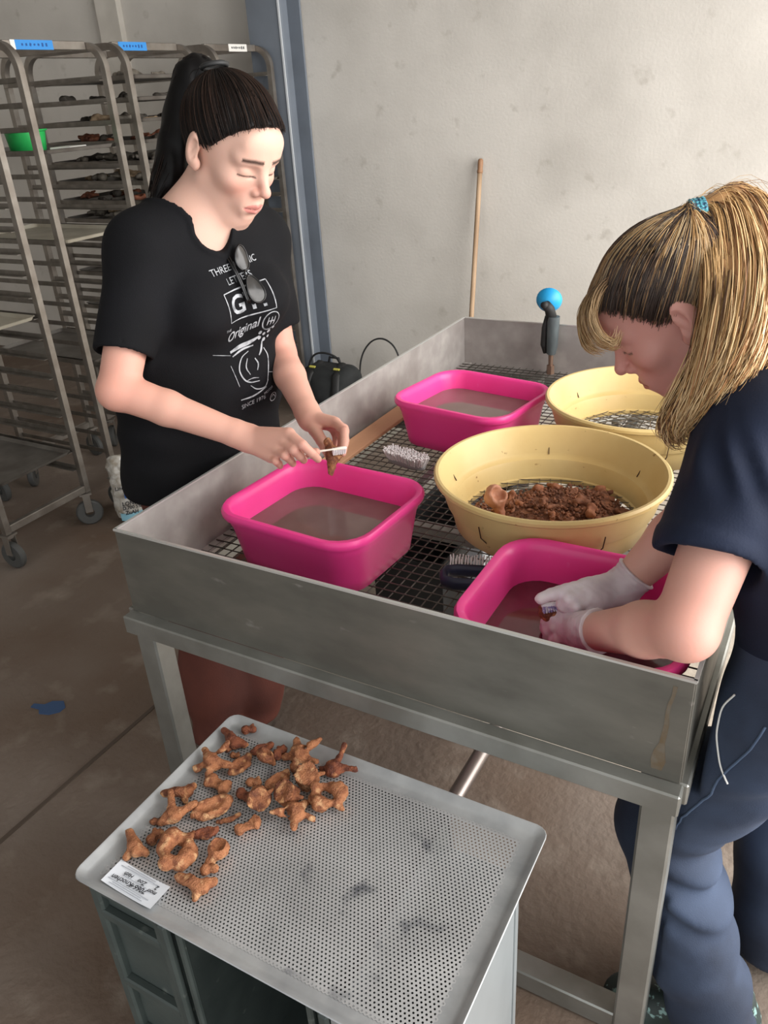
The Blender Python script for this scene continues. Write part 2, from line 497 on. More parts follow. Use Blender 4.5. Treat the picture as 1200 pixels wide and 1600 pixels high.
def tub(x, y, rz, label, wlabel, wz=.078, mw=None):
    t = thing("wash_tub", (x, y, ZG + .0016), label, "tub", "pink washing tubs", rz)
    hx, hy, H = .188, .163, .138
    rings = [rr(0.146, 0.121, .05, .004), rr(0.152, 0.127, .055, 0.0), rr(0.158, 0.133, .06, .004), rr(0.162, 0.137, .062, .03), rr(0.172, 0.147, .064, H - .042),
             rr(0.175, 0.150, .066, H - .036), rr(0.176, 0.151, .066, H - .020), rr(hx - .002, hy - .002, .074, H - .018), rr(hx, hy, .075, H - .013), rr(hx, hy, .075, H - .006), rr(hx - .004, hy - .004, .073, H),
             rr(hx - .013, hy - .013, .068, H), rr(hx - .018, hy - .018, .064, H - .006), rr(0.166, 0.141, .060, H - .020), rr(0.161, 0.136, .058, H - .05), rr(0.152, 0.127, .052, .02), rr(0.144, 0.119, .046, .008)]
    b = MB().loft(rings, cap1=True)
    n = len(rings[0]); b.f.append(tuple(range(n))[::-1])
    b.build("tub_body", M_pink, t, smooth=True, angle=50)
    w = MB().loft([rr(.1535 + (wz - .03) * .06, .1285 + (wz - .03) * .06, .054, wz - .01), rr(.1555 + (wz - .03) * .075, .1305 + (wz - .03) * .075, .056, wz)], cap0=True, cap1=True).build("tub_water", mw or M_water, loc=(x, y, ZG + .0016))
    w.rotation_euler = (0, 0, rz)
    tag(w, wlabel, "water", kind='stuff')
    return t
tub(.286, .318, math.radians(-4), "pink plastic tub under the standing woman's hands, at basin's left front corner", "murky grey-brown water in the tub below the toothbrush")
tub(.322, 1.035, math.radians(-9), "pink plastic tub at the back of the basin near the spray gun", "murky grey water in the tub at the back", .088)
tub(.894, .170, math.radians(0), "pink plastic tub under the gloved hands, at basin's right front corner", "dark reddish water in the tub below the gloved hands", .062, mat("reddish_water", rgb(112, 52, 62), .06, col2=rgb(92, 40, 50), nscale=9, bump=.015, bscale=14, spec=.6))

# ------------------------------------------------------------------ sieves
M_yel = mat("yellow_plastic", rgb(220, 194, 134), .42, col2=rgb(204, 172, 112), nscale=5, namt=(.4, .75), bump=.03, bscale=50, spec=.4,
            col3=rgb(150, 110, 60), n3scale=60, n3amt=(.70, .76))
M_fine = mat("sieve_wire", rgb(120, 112, 104), .4, .7)
M_stand = mat("stand_steel", rgb(160, 158, 152), .4, .7)
def sieve(x, y, rz, label, slabel):
    zs = .752
    st = thing("sieve_stand", (x, y, ZG + .0016), slabel, "stand", "sieve stands")
    MB().tube([(.17 * math.cos(a), .17 * math.sin(a), .043) for a in np.linspace(0, 2 * math.pi, 33)[:-1]], .005, 6, closed=True).build("ring", M_stand, st, smooth=True)
    for a in (.6, 2.17, 3.74, 5.31):
        MB().box((.17 * math.cos(a), .17 * math.sin(a), .020), (.022, .022, .040), ch=.002).build("foot", M_stand, st)
    t = thing("garden_sieve", (x, y, zs - .002), label, "sieve", "round yellow sieves", rz)
    prof = [(.186, .0), (.198, .0), (.203, .004), (.212, .042), (.213, .046), (.219, .048), (.221, .052), (.236, .098), (.243, .099), (.2465, .102), (.247, .108), (.243, .112), (.237, .1115),
            (.233, .106), (.217, .058), (.212, .052), (.203, .048), (.200, .042), (.191, .012), (.186, .010)]
    prof = [(r_, z_ * 1.12) for r_, z_ in prof]
    MB().lathe(prof, (0, 0, 0), 96, closed=True).build("sieve_body", M_yel, t, smooth=True, angle=38)
    k = 15
    for i in range(k):
        c = -.186 + .372 * (i + .5) / k
        hl = math.sqrt(.190 ** 2 - c * c)
        MB().tube([(c, -hl, .010), (c, hl, .010)], .0011, 4).build("mesh_wire", M_fine, t)
        MB().tube([(-hl, c, .0118), (hl, c, .0118)], .0011, 4).build("mesh_wire", M_fine, t)
    M_rust = mat("rusty_wire", rgb(70, 44, 30), .7)
    MB().tube([(-.19, .03, .013), (.19, -.05, .013)], .0016, 5).build("brace_wire", M_rust, t)
    for a in (.5, 1.6, 2.9, 4.1, 5.2):
        ca, sa = math.cos(a), math.sin(a)
        MB().tube([(.2075 * ca, .2075 * sa, .030), (.225 * ca, .225 * sa, .050), (.2315 * ca, .2315 * sa, .078)], .0012, 4).build("wire_clip", M_rust, t)
        MB().tube([(.213 * ca, .213 * sa, .062), (.2245 * ca, .2245 * sa, .082)], .0012, 4).build("wire_clip", M_rust, t)
    return t
sieve(.706, .562, .3, "yellow round sieve holding a heap of brown bone fragments", "steel ring stand under the sieve with bone fragments")
sieve(.782, 1.072, 1.1, "empty yellow round sieve behind the filled one", "steel ring stand under the empty yellow sieve")

# ------------------------------------------------------------------ bones
M_bone = mat("brown_bone", rgb(148, 92, 58), .6, col2=rgb(102, 56, 36), nscale=85, namt=(.38, .62), bump=.55, bscale=420,
             col3=rgb(214, 160, 108), n3scale=60, n3amt=(.55, .72))
M_bone_pale = mat("pale_brown_bone", rgb(174, 114, 76), .6, col2=rgb(120, 68, 42), nscale=80, namt=(.40, .66), bump=.55, bscale=420,
                  col3=rgb(216, 168, 122), n3scale=60, n3amt=(.54, .70))
M_bone_red = mat("reddish_bone", rgb(142, 80, 52), .6, col2=rgb(92, 46, 32), nscale=85, namt=(.38, .62), bump=.55, bscale=420,
                 col3=rgb(206, 140, 92), n3scale=60, n3amt=(.58, .72))
def bone_sdf(kind, rnd, s):
    """returns a distance function of a bone about s metres across, lying on z = 0"""
    u = lambda a, b: rnd.uniform(a, b)
    parts = []; cuts = []
    def C(a, b, ra, rb): parts.append(lambda p, a=A(*a) * s, b=A(*b) * s: cap(p, a, b, ra * s, rb * s))
    def E(c, r, ax=None): parts.append(lambda p, c=A(*c) * s, r=A(*r) * s: ell(p, c, r))
    def X(c, r): cuts.append(lambda p, c=A(*c) * s, r=A(*r) * s: ell(p, c, r))
    if kind == 'drum':
        parts.append(lambda p: np.maximum(np.sqrt(p[:, 0] ** 2 + p[:, 1] ** 2) - s * (.36 + .08 * (np.abs(p[:, 2] / s - .30) / .3) ** 2), np.abs(p[:, 2] - s * .30) - s * .28))
        X((0, 0, .74), (.34, .34, .2)); C((.3, .1, .2), (.52, .2, .12), .12, .07)
    elif kind == 'vert':
        E((0, 0, .24), (.28, .25, .22)); C((0, .1, .26), (u(-.1, .1), .62, .4), .13, .07)
        C((0, 0, .3), (-.5, .18, .22), .12, .08); C((0, 0, .3), (.5, .22, .2), .12, .08); C((-.1, -.2, .25), (-.3, -.36, .16), .11, .09); C((.1, -.2, .25), (.28, -.36, .14), .11, .09)
        X((0, .18, .26), (.09, .1, .3)); X((0, -.3, .34), (.16, .1, .16))
    elif kind == 'wing':
        C((-.55, .12, .2), (0, 0, .22), .12, .19); C((0, 0, .22), (.42, .12, .14), .18, .11); C((0, 0, .2), (.08, -.34, .12), .15, .1); E((.18, -.06, .2), (.2, .18, .18))
        X((.0, .26, .36), (.2, .16, .2))
    elif kind == 'plate':
        E((0, 0, .16), (.5, .27, .15)); X((.02, .05, .36), (.36, .2, .18)); C((-.42, 0, .16), (.45, .06, .2), .1, .13)
    elif kind == 'knob':
        E((-.14, 0, .22), (.26, .24, .21)); E((.2, .08, .2), (.22, .2, .19)); C((0, 0, .25), (.12, .34, .2), .12, .09); X((.04, -.2, .3), (.1, .12, .16))
    elif kind == 'ring':
        n = 9
        for i in range(n):
            a, b = 2 * math.pi * i / n, 2 * math.pi * (i + 1) / n
            C((.33 * math.cos(a), .27 * math.sin(a), .18 + .05 * math.sin(3 * a)), (.33 * math.cos(b), .27 * math.sin(b), .18 + .05 * math.sin(3 * b)), .13 + .05 * math.sin(2 * a), .13 + .05 * math.sin(2 * b))
        E((.36, .1, .22), (.17, .17, .18)); E((-.34, .2, .2), (.16, .15, .17)); E((-.1, -.32, .16), (.22, .12, .13)); C((.3, -.2, .2), (.46, -.3, .16), .1, .07)
    elif kind == 'strip':
        for i in range(6):
            a, b = -.9 + i * .3, -.6 + i * .3
            C((.55 * math.sin(a), .35 * (1 - math.cos(a)) - .05, .1), (.55 * math.sin(b), .35 * (1 - math.cos(b)) - .05, .1), .085, .085)
    elif kind == 'yfork':
        E((0, -.14, .2), (.26, .2, .19)); C((-.06, 0, .22), (-.44, .44, .3), .13, .075); C((.06, 0, .22), (.42, .34, .26), .13, .09); C((0, -.2, .2), (-.22, -.36, .12), .12, .09)
        X((.02, .28, .3), (.14, .16, .2))
    elif kind == 'cup':
        E((0, .05, .26), (.34, .32, .26)); X((.02, .1, .52), (.24, .22, .26)); C((0, -.2, .22), (-.06, -.46, .16), .16, .12)
    elif kind == 'saddle':
        C((-.34, 0, .2), (.34, .1, .2), .17, .2); E((-.34, .0, .2), (.18, .26, .2)); E((.32, .1, .22), (.15, .28, .22)); X((0, .06, .5), (.26, .4, .22)); X((0, -.28, .2), (.2, .16, .14))
    seed = rnd.uniform(0, 40)
    def f(p):
        d = None
        for q in parts:
            e = q(p); d = e if d is None else smin(d, e, .07 * s)
        for q in cuts: d = smax(d, -q(p), .04 * s)
        return d + .035 * s * wob(p, 6 / s, seed) + .030 * s * (np.abs(wob(p, 9 / s, seed + 7)) - .3) + .012 * s * wob(p, 20 / s, seed + 3)
    return f
def bone(name, kind, x, y, z, s, rz, tilt, m, label, group, seed, h=None, cat='bone'):
    rnd = random.Random(seed)
    f = bone_sdf(kind, rnd, s)
    V, F = mesh_sdf(f, (-.75 * s, -.75 * s, -.25 * s), (.75 * s, .8 * s, .85 * s), h or s / 26, slack=2.2)
    R_ = np.array((Matrix.Rotation(rz, 3, 'Z') @ Matrix.Rotation(tilt, 3, 'X')))
    V = V @ R_.T.astype(f32)
    V[:, 2] -= V[:, 2].min()
    o = npmesh(name, V, F, m)
    o.location = (x, y, z)
    if label: tag(o, label, cat, group)
    return o

# ------------------------------------------------------------------ perforated tray on crates
TX, TY, TZ = .616, -.275, .552       # sheet height
M_alu = mat("aluminium_sheet", rgb(196, 196, 196), .42, .45, col2=rgb(172, 172, 172), nscale=7, namt=(.4, .7), col3=rgb(112, 114, 120), n3scale=15., n3amt=(.60, .74), bump=.02, bscale=60)
M_alu_rim = mat("aluminium_rim", rgb(190, 192, 192), .45, .5, col2=rgb(160, 162, 164), nscale=14, namt=(.35, .7), bump=.04, bscale=60)
tray = thing("perforated_tray", (TX, TY, TZ), "perforated aluminium baking tray carrying brown bones, on the crates in front", "tray")
def perforated(hx, hy, pitch, r):
    rowh = pitch * .866
    V = []; F = []
    nxh = int(2 * hx / pitch); nyh = int(2 * hy / rowh)
    off = [(math.cos(2 * math.pi * k / 6 + math.pi / 6), math.sin(2 * math.pi * k / 6 + math.pi / 6)) for k in range(6)]
    R6 = pitch / math.sqrt(3)
    for j in range(nyh):
        for i in range(nxh):
            cx = -hx + (i + .5 + (.5 if j % 2 else 0)) * pitch; cy = -hy + (j + .5) * rowh
            if cx + pitch / 2 > hx + 1e-6: continue
            b = len(V)
            for (a, c) in off: V.append((cx + a * R6, cy + c * R6, 0))
            for (a, c) in off: V.append((cx + a * r, cy + c * r, 0))
            for k in range(6): F.append((b + k, b + (k + 1) % 6, b + 6 + (k + 1) % 6, b + 6 + k))
    return V, F
hx, hy = .313, .201
V, F = perforated(hx - .030, hy - .028, .0064, .00165)
b = MB(); b.add(V, F); b.build("perforated_sheet", M_alu, tray)
b = MB()
b.loft([rr(hx - .0385, hy - .0360, .004, -.0006, n=5), rr(hx - .018, hy - .018, .010, -.0005, n=5), rr(hx - .010, hy - .010, .014, .002, n=5), rr(hx - .003, hy - .003, .018, .010, n=5), rr(hx, hy, .02, .011, n=5), rr(hx + .001, hy + .001, .02, .009, n=5), rr(hx - .001, hy - .001, .018, .0075, n=5), rr(hx - .009, hy - .009, .014, -.001, n=5), rr(hx - .016, hy - .016, .010, -.003, n=5), rr(hx - .0385, hy - .036, .004, -.002, n=5)], closed_ring=True)
b.build("tray_rim", M_alu_rim, tray, smooth=True, angle=50)
M_scorch = None
# label slip lying on the tray
slip = thing("paper_slip", (.401, -.4385, TZ + .0005), "white paper slip with print and handwriting at tray's left corner", "label", rz=math.radians(-2))
M_paper = mat("white_paper", rgb(226, 230, 236), .8)
b = MB(); n = 12
for i in range(n + 1):
    x = -.053 + .106 * i / n; z = .0006 + .0035 * (abs(i / n - .45) * 2) ** 2.4
    b.v += [(x, -.021, z), (x, .021, z + .0004)]
for i in range(n): b.f.append((2 * i, 2 * i + 2, 2 * i + 3, 2 * i + 1))
b.build("slip_sheet", M_paper, slip, smooth=True)
M_ink = mat("black_ink", rgb(32, 32, 38), .7); M_grey_ink = mat("grey_print", rgb(160, 164, 172), .7)
def text_mesh(body, size, m, name, parent=None, loc=(0, 0, 0), rot=(0, 0, 0), shear=0., bold=0., align='CENTER', sx=1.):
    c = bpy.data.curves.new("lettering", 'FONT'); c.body = body; c.size = size; c.align_x = align; c.align_y = 'CENTER'; c.shear = shear; c.offset = bold; c.resolution_u = 3
    o = bpy.data.objects.new("lettering", c); COL.objects.link(o)
    bpy.context.view_layer.update()
    dg = bpy.context.evaluated_depsgraph_get()
    me = bpy.data.meshes.new_from_object(o.evaluated_get(dg))
    bpy.data.objects.remove(o); bpy.data.curves.remove(c)
    q = bpy.data.objects.new(name, me); COL.objects.link(q)
    me.name = name; me.materials.clear(); me.materials.append(m)
    q.parent = parent; q.location = loc; q.rotation_euler = rot; q.scale = (sx, 1, 1)
    return q
for (tx, lx, ly, sz) in (("7066+", .012, -.004, .012), ("Knochen", -.022, -.006, .0115), ("Zoe", .008, .006, .010), ("Hath", -.02, .006, .009), ("mon", .034, .001, .009), ("2", .036, .010, .010)):
    text_mesh(tx, sz, M_ink, "handwriting", slip, (lx, ly, .0042), (0, 0, math.pi + .06), shear=.25, bold=.0002)
for k, (w, yy) in enumerate(((.07, .0175), (.06, .0145), (.085, .0115), (.05, -.0015), (.08, -.0135), (.06, -.017))):
    MB().box((-.004, -yy, .0038), (w, .0009, .0002)).build("print_line", M_grey_ink, slip)

G_B = "brown bones spread on the perforated tray"
BONES = [
 ('knob', .357, -.097, .036, .3, .2, 'r', "small reddish spiky bone in the far corner of the tray"),
 ('wing', .351, -.135, .056, -.2, .1, 'r', "reddish winged bone beside the tray's left rim near the far corner"),
 ('plate', .407, -.126, .040, .9, .3, 'r', "small triangular reddish bone with a white broken edge"),
 ('knob', .445, -.122, .042, 1.2, .2, 'r', "knobbly bone left of the bone with the tall spine"),
 ('vert', .486, -.112, .068, -.5, .2, 'p', "large vertebra with a tall spine standing near the tray's back rim"),
 ('drum', .527, -.152, .050, .4, .35, 'p', "drum-shaped vertebra body directly below the tall-spined vertebra"),
 ('yfork', .560, -.109, .066, -.6, .1, 'r', "rightmost bone on the tray, forked with two long prongs"),
 ('plate', .396, -.178, .050, 1.3, .5, 'b', "thin curved bone plate standing on edge, between winged bone and cap"),
 ('cup', .434, -.160, .048, 2.6, .9, 'b', "brown cap-shaped bone fragment with striped rim"),
 ('knob', .444, -.198, .034, .2, .1, 'p', "pale stump of bone tucked under the striped cap"),
 ('plate', .478, -.177, .048, 1.2, .2, 'p', "wedge-shaped bone left of the drum below the tall spine"),
 ('knob', .446, -.230, .040, -.4, 0, 'r', "small knobbly bone left of the round smooth drum"),
 ('drum', .479, -.227, .046, .7, .9, 'b', "smooth brown drum lying on its side in the tray's middle"),
 ('drum', .521, -.197, .046, -.2, .5, 'b', "short brown drum just above the wide-armed vertebra"),
 ('ring', .580, -.173, .066, .3, .15, 'p', "pale open ring-shaped vertebra at the right edge of the bones"),
 ('vert', .549, -.226, .064, 2.5, .1, 'p', "wide-armed vertebra with pale tips, lowest of the right-hand bones"),
 ('strip', .454, -.279, .040, .9, 0, 'b', "thin curved sliver of bone lying alone"),
 ('saddle', .494, -.279, .042, .8, .2, 'p', "saddle-shaped bone lying alone below the sliver"),
 ('vert', .355, -.196, .066, -.2, .2, 'p', "large vertebra with an upright blade, against the tray's left rim"),
 ('saddle', .392, -.233, .050, -.2, 0, 'p', "half-round bone with arched edge above the flat slab"),
 ('wing', .347, -.271, .052, .8, .2, 'b', "lumpy elongated bone by the left rim above the forked bone"),
 ('plate', .415, -.276, .068, .9, .3, 'p', "flat slab of bone, broadest flat piece on the tray"),
 ('yfork', .369, -.311, .062, .1, .1, 'p', "Y-shaped bone with a thin dark-tipped prong, near the left rim"),
 ('knob', .347, -.337, .026, 0, 0, 'b', "tiny knob of bone touching the Y-shaped bone's left side"),
 ('plate', .437, -.318, .040, .7, .4, 'r', "small curved reddish bone with broken white end above the cup"),
 ('wing', .357, -.391, .054, -.3, .1, 'p', "bone with a long wing, leftmost on the tray above the paper slip"),
 ('knob', .370, -.362, .040, 1.1, .2, 'b', "knobbly brown bone right beside the leftmost winged bone"),
 ('ring', .424, -.372, .072, 2.2, .25, 'p', "large vertebra with a round pale face and looping arms"),
 ('cup', .483, -.338, .052, 0, .2, 'p', "cup-shaped vertebra body open to the top"),
 ('knob', .490, -.372, .036, .5, 0, 'p', "smooth pale knob between the cup and the lowest bone"),
 ('wing', .492, -.400, .058, .3, .1, 'p', "lowest bone on the tray, elongated with a pointed wing"),
 ('knob', .372, -.160, .024, 0, 0, 'p', "tiny pale chip just below the reddish winged bone"),
]
for i, (kd, x, y, s, rz, tl, mm, lab) in enumerate(BONES):
    bone("bone", kd, x, y, TZ + .0006, s, rz, tl, {'r': M_bone_red, 'p': M_bone_pale, 'b': M_bone}[mm], lab, G_B, 100 + i)

# crates below the tray
M_crate = mat("grey_green_plastic", rgb(72, 80, 77), .55, col2=rgb(58, 66, 64), nscale=10, bump=.04, bscale=80, col3=rgb(112, 118, 112), n3scale=30, n3amt=(.66, .8))
crate = thing("ribbed_crate", (.392, -.275, 0), "grey-green ribbed plastic crate standing on end under tray's left end", "crate")
hxc, hyc, Hc = .074, .185, .548
b = MB(); b.box((0, 0, Hc / 2), (2 * hxc - .02, 2 * hyc - .02, Hc - .02)); b.build("crate_shell", M_crate, crate)
for (sx, sy) in ((-1, -1), (1, -1), (-1, 1), (1, 1)):
    MB().box((sx * (hxc - .008), sy * (hyc - .008), Hc / 2), (.022, .022, Hc - .001), ch=.004).build("corner_post", M_crate, crate)
for z in (Hc - .014, Hc - .075, .30, .16, .02):
    MB().box((0, -hyc + .004, z), (2 * hxc - .02, .016, .02), ch=.003).build("rib", M_crate, crate)
    MB().box((-hxc + .004, 0, z), (.016, 2 * hyc - .03, .02), ch=.003).build("rib", M_crate, crate)
open_c = thing("open_crate", (.618, -.275, 0), "grey-green plastic crate on its end, dark open side towards viewer", "crate")
w = .148
b = MB()
for (c, s) in (((-w + .006, 0, Hc / 2), (.012, 2 * hyc, Hc)), ((w - .006, 0, Hc / 2), (.012, 2 * hyc, Hc)), ((0, 0, Hc - .006), (2 * w, 2 * hyc, .012)), ((0, 0, .006), (2 * w, 2 * hyc, .012)), ((0, hyc - .006, Hc / 2), (2 * w, .012, Hc))): b.box(c, s)
b.build("crate_shell", M_crate, open_c)
for sx in (-1, 1):
    MB().box((sx * (w - .008), -hyc - .006, Hc / 2), (.018, .014, Hc - .002), ch=.004).build("rim_strip", M_crate, open_c)
    MB().box((sx * (w - .034), -hyc - .002, Hc / 2), (.012, .010, Hc - .006), ch=.003).build("rim_strip", M_crate, open_c)
cab = thing("metal_box", (.840, -.315, 0), "plain grey sheet-metal box standing under tray's right end", "box")
M_zinc = mat("zinc_sheet", rgb(176, 182, 184), .4, .55, col2=rgb(158, 164, 166), nscale=6, stretch=(1, 1, .4), bump=.02, bscale=30)
b = MB()
for (c, s) in (((-.068, 0, Hc / 2), (.003, .306, Hc)), ((.0685, 0, Hc / 2), (.003, .306, Hc)), ((0, -.1525, Hc / 2), (.14, .003, Hc)), ((0, .1525, Hc / 2), (.14, .003, Hc)), ((0, 0, .002), (.14, .306, .003))): b.box(c, s)
b.build("box_shell", M_zinc, cab)
MB().box((.071, .148, Hc / 2), (.003, .012, Hc - .002)).build("edge_fold", M_zinc, cab)

# fragments in the filled sieve
SX, SY, SZ = .706, .562, .764
M_frag = mat("dark_fragments", rgb(146, 94, 66), .8, col2=rgb(94, 58, 42), nscale=50, namt=(.35, .65), bump=.3, bscale=150, col3=rgb(168, 112, 80), n3scale=36, n3amt=(.55, .75))
M_frag2 = mat("russet_fragments", rgb(172, 112, 78), .75, col2=rgb(120, 70, 48), nscale=50, namt=(.35, .65), bump=.3, bscale=150)
rnd = random.Random(5)
big = bone("bone_end", 'cup', SX - .112, SY - .055, SZ + .004, .080, 1.2, .9, mat("pinkish_bone", rgb(196, 142, 112), .6, col2=rgb(160, 100, 72), nscale=26, bump=.2, bscale=120), "large pinkish rounded bone at left of the heap in the sieve", None, 77)
protos = []
for i, kd in enumerate(('knob', 'plate', 'wing', 'cup', 'saddle', 'strip')):
    V, F = mesh_sdf(bone_sdf(kd, random.Random(300 + i), .04), (-.03, -.03, -.01), (.03, .032, .034), .0022, slack=2.2)
    me = npmesh("bone_fragment", V, F, M_frag if i % 2 else M_frag2); protos.append(me)
cnt = 0
G_F = "brown bone fragments heaped in the sieve"
L_F = "brown bone fragment in the heap in the filled sieve"
while cnt < 62:
    a = rnd.uniform(0, 2 * math.pi); r = .155 * math.sqrt(rnd.random())
    x, y = r * math.cos(a), r * math.sin(a)
    if x < -.06 and y > .03: continue
    if x * -.55 + y * .83 > .10: continue
    if (x + .112) ** 2 + (y + .055) ** 2 < .045 ** 2: continue
    hgt = max(0, .030 * (1 - (math.hypot(x - .03, y + .01) / .15) ** 2))
    p_ = protos[cnt % 6]
    o = p_ if cnt < 6 else dup(p_)
    o.location = (SX + x, SY + y, SZ + .001 + hgt * rnd.uniform(.2, 1.0))
    o.rotation_euler = (rnd.uniform(-.5, .5), rnd.uniform(-.5, .5), rnd.uniform(0, 6.28))
    sc = rnd.uniform(.55, 1.15); o.scale = (sc, sc, sc)
    tag(o, L_F, "bone", G_F); cnt += 1
# the crumbs between them
b = MB()
for i in range(1500):
    a = rnd.uniform(0, 2 * math.pi); r = .165 * math.sqrt(rnd.random())
    x, y = r * math.cos(a), r * math.sin(a)
    if x * -.55 + y * .83 > .085 + rnd.uniform(0, .05): continue
    hgt = max(0, .036 * (1 - (math.hypot(x - .03, y + .01) / .145) ** 2))
    s = rnd.uniform(.002, .0062)
    R_ = Euler((rnd.uniform(0, 3), rnd.uniform(0, 3), rnd.uniform(0, 3))).to_matrix()
    P = [R_ @ Vector(q) * s for q in ((1, 0, 0), (-1, .2, 0), (0, 1.1, .1), (.1, -.9, 0), (0, .1, .8), (.1, 0, -.9))]
    c = Vector((SX + x, SY + y, SZ + .001 + hgt * rnd.uniform(.55, 1.05)))
    b.add([q + c for q in P], [(0, 2, 4), (2, 1, 4), (1, 3, 4), (3, 0, 4), (2, 0, 5), (1, 2, 5), (3, 1, 5), (0, 3, 5)])
tag(b.build("bone_crumbs", M_frag), "dark brown crumbs and soil heaped in the filled sieve", "crumbs", kind='stuff')
V, F = mesh_sdf(lambda p: np.maximum(np.sqrt(((p[:, 0] - .03) / .145) ** 2 + ((p[:, 1] + .01) / .135) ** 2 + (p[:, 2] / .032) ** 2) * .032 - .032 + .004 * wob(p, 45, 1) + .003 * wob(p, 110, 4), -p[:, 2] + .001), (-.16, -.19, -.003), (.2, .16, .05), .004, slack=5)
o = npmesh("soil_heap", V, F, M_frag); o.location = (SX, SY, SZ + .001); o.scale = (1, 1, .62); tag(o, "low mound of brown soil under the crumbs in the sieve", "soil", kind='stuff')

# ------------------------------------------------------------------ brushes
M_bristle = mat("white_bristle", rgb(232, 226, 226), .7); M_grey_pl = mat("grey_brush_body", rgb(150, 148, 150), .5); M_navy_pl = mat("navy_brush_plastic", rgb(48, 50, 72), .4)
br = thing("scrub_brush", (.232, .797, ZG + .0016), "white-bristled scrub brush lying upside down on the wire grid", "brush", rz=math.radians(-14))
b = MB()
rings = []
for (z, sc) in ((0, .86), (.003, .97), (.010, 1.), (.015, .95)):
    rings.append([(.066 * sc * math.cos(a) * abs(math.cos(a)) ** -.25 if abs(math.cos(a)) > .02 else 0, .021 * sc * math.sin(a), z) for a in np.linspace(0, 2 * math.pi, 29)[:-1]])
b.loft(rings, cap0=True, cap1=True).build("brush_body", M_grey_pl, br, smooth=True, angle=50)
b = MB(); rnd = random.Random(9)
for i in range(36):
    for j in range(9):
        x = -.063 + .126 * i / 35 + rnd.uniform(-.001, .001); y = -.018 + .036 * j / 8
        if (x / .066) ** 4 + (y / .021) ** 2 > 1: continue
        dx, dy = x * .16 + rnd.uniform(-.003, .003), y * .35 + rnd.uniform(-.003, .003)
        b.tube([(x, y, .012), (x + dx, y + dy, .036 + rnd.uniform(-.003, .003))], [.0014, .0024], 4)
tag(b.build("bristles", M_bristle, br), kind='stuff')
br = thing("loop_brush", (.625, .322, ZG + .0016), "dark navy brush with open loop handle beside the right-hand tub", "brush", rz=math.radians(18))
b = MB()
path = [(-.055, 0, .020), (-.05, -.022, .02), (-.03, -.030, .02), (.03, -.030, .02), (.07, -.026, .02), (.078, 0, .02), (.07, .020, .02), (.03, .022, .02), (-.03, .022, .02), (-.05, .016, .02)]
b.tube(path, .009, 10, closed=True, squash=(1., 1.6)).build("loop_handle", M_navy_pl, br, smooth=True)
b = MB()
for i in range(20):
    for j in range(3):
        x = -.045 + .115 * i / 19; y = .024 + .008 * j
        b.tube([(x, y, .022), (x + rnd.uniform(-.002, .002), y + .018, .036 + rnd.uniform(-.002, .002))], [.0013, .0019], 4)
tag(b.build("bristles", M_bristle, br), kind='stuff')

# ------------------------------------------------------------------ spray gun standing at the back
M_blue = mat("blue_rubber", rgb(40, 160, 214), .4, col2=rgb(28, 140, 196), nscale=14); M_gun = mat("grey_gun", rgb(88, 96, 98), .5, col2=rgb(64, 70, 72), nscale=30, stretch=(1, 1, .3), bump=.05); M_dark = mat("dark_rubber", rgb(40, 40, 40), .6); M_brass = mat("worn_brass", rgb(150, 124, 108), .35, .7)
sg = thing("spray_gun", (.345, 1.66, ZG + .0016), "grey spray gun with bright blue nozzle disc, upright at the back of basin", "spray gun")
b = MB(); b.tube([(0, 0, .072), (.004, -.004, .10), (.006, -.006, .20)], [.016, .019, .021], 12); b.build("grip", M_gun, sg, smooth=True, angle=50)
b = MB(); b.tube([(-.022, .002, .07), (-.026, 0, .1), (-.024, -.002, .16), (-.016, -.004, .2)], [.006, .012, .011, .008], 8); b.build("trigger", M_dark, sg, smooth=True)
b = MB(); b.tube([(0, -.004, .19), (-.008, -.01, .225), (-.014, -.03, .242)], [.018, .017, .016], 12); b.tube([(-.014, -.03, .242), (-.017, -.048, .246)], [.012, .011], 10); b.build("neck", M_dark, sg, smooth=True)
b = MB()
prof = [(.010, .0), (.020, .003), (.036, .016), (.041, .026), (.043, .030), (.043, .036), (.038, .038), (.030, .030), (.012, .012), (.0, .010)]
b.lathe(prof, (0, 0, 0), 28); o = b.build("nozzle_disc", M_blue, sg, smooth=True, angle=50)
o.location = (-.015, -.010, .238); o.rotation_euler = Vector((-.15, .85, .25)).to_track_quat('Z', 'Y').to_euler()
b = MB(); b.tube([(0, 0, .008), (0, 0, .074)], [.008, .009], 10); b.tube([(0, 0, .0), (0, 0, .03)], [.014, .013], 6); b.build("hose_coupling", M_brass, sg, smooth=True, angle=40)

# ------------------------------------------------------------------ broom stick leaning on the wall
M_stick = mat("stick_wood", rgb(188, 160, 130), .65, col2=rgb(160, 132, 104), nscale=20, stretch=(1, 1, .08))
st = thing("broom_stick", (-.462, 2.75, 0), "long wooden stick leaning upright against the concrete wall", "stick")
d = Vector((-.004, .228, 1.283))
b = MB(); b.tube([d * t for t in (0, .2, .5, .8, .955)], [.0125, .0125, .0125, .0122, .012], 12); b.build("shaft", M_stick, st, smooth=True)
b = MB(); b.tube([d * .95, d * .957, d * .964, d * .985, d * .996, d * 1.0], [.0135, .0145, .0125, .0135, .0118, .006], 12); b.build("turned_end", mat("stick_end", rgb(150, 112, 82), .6), st, smooth=True)

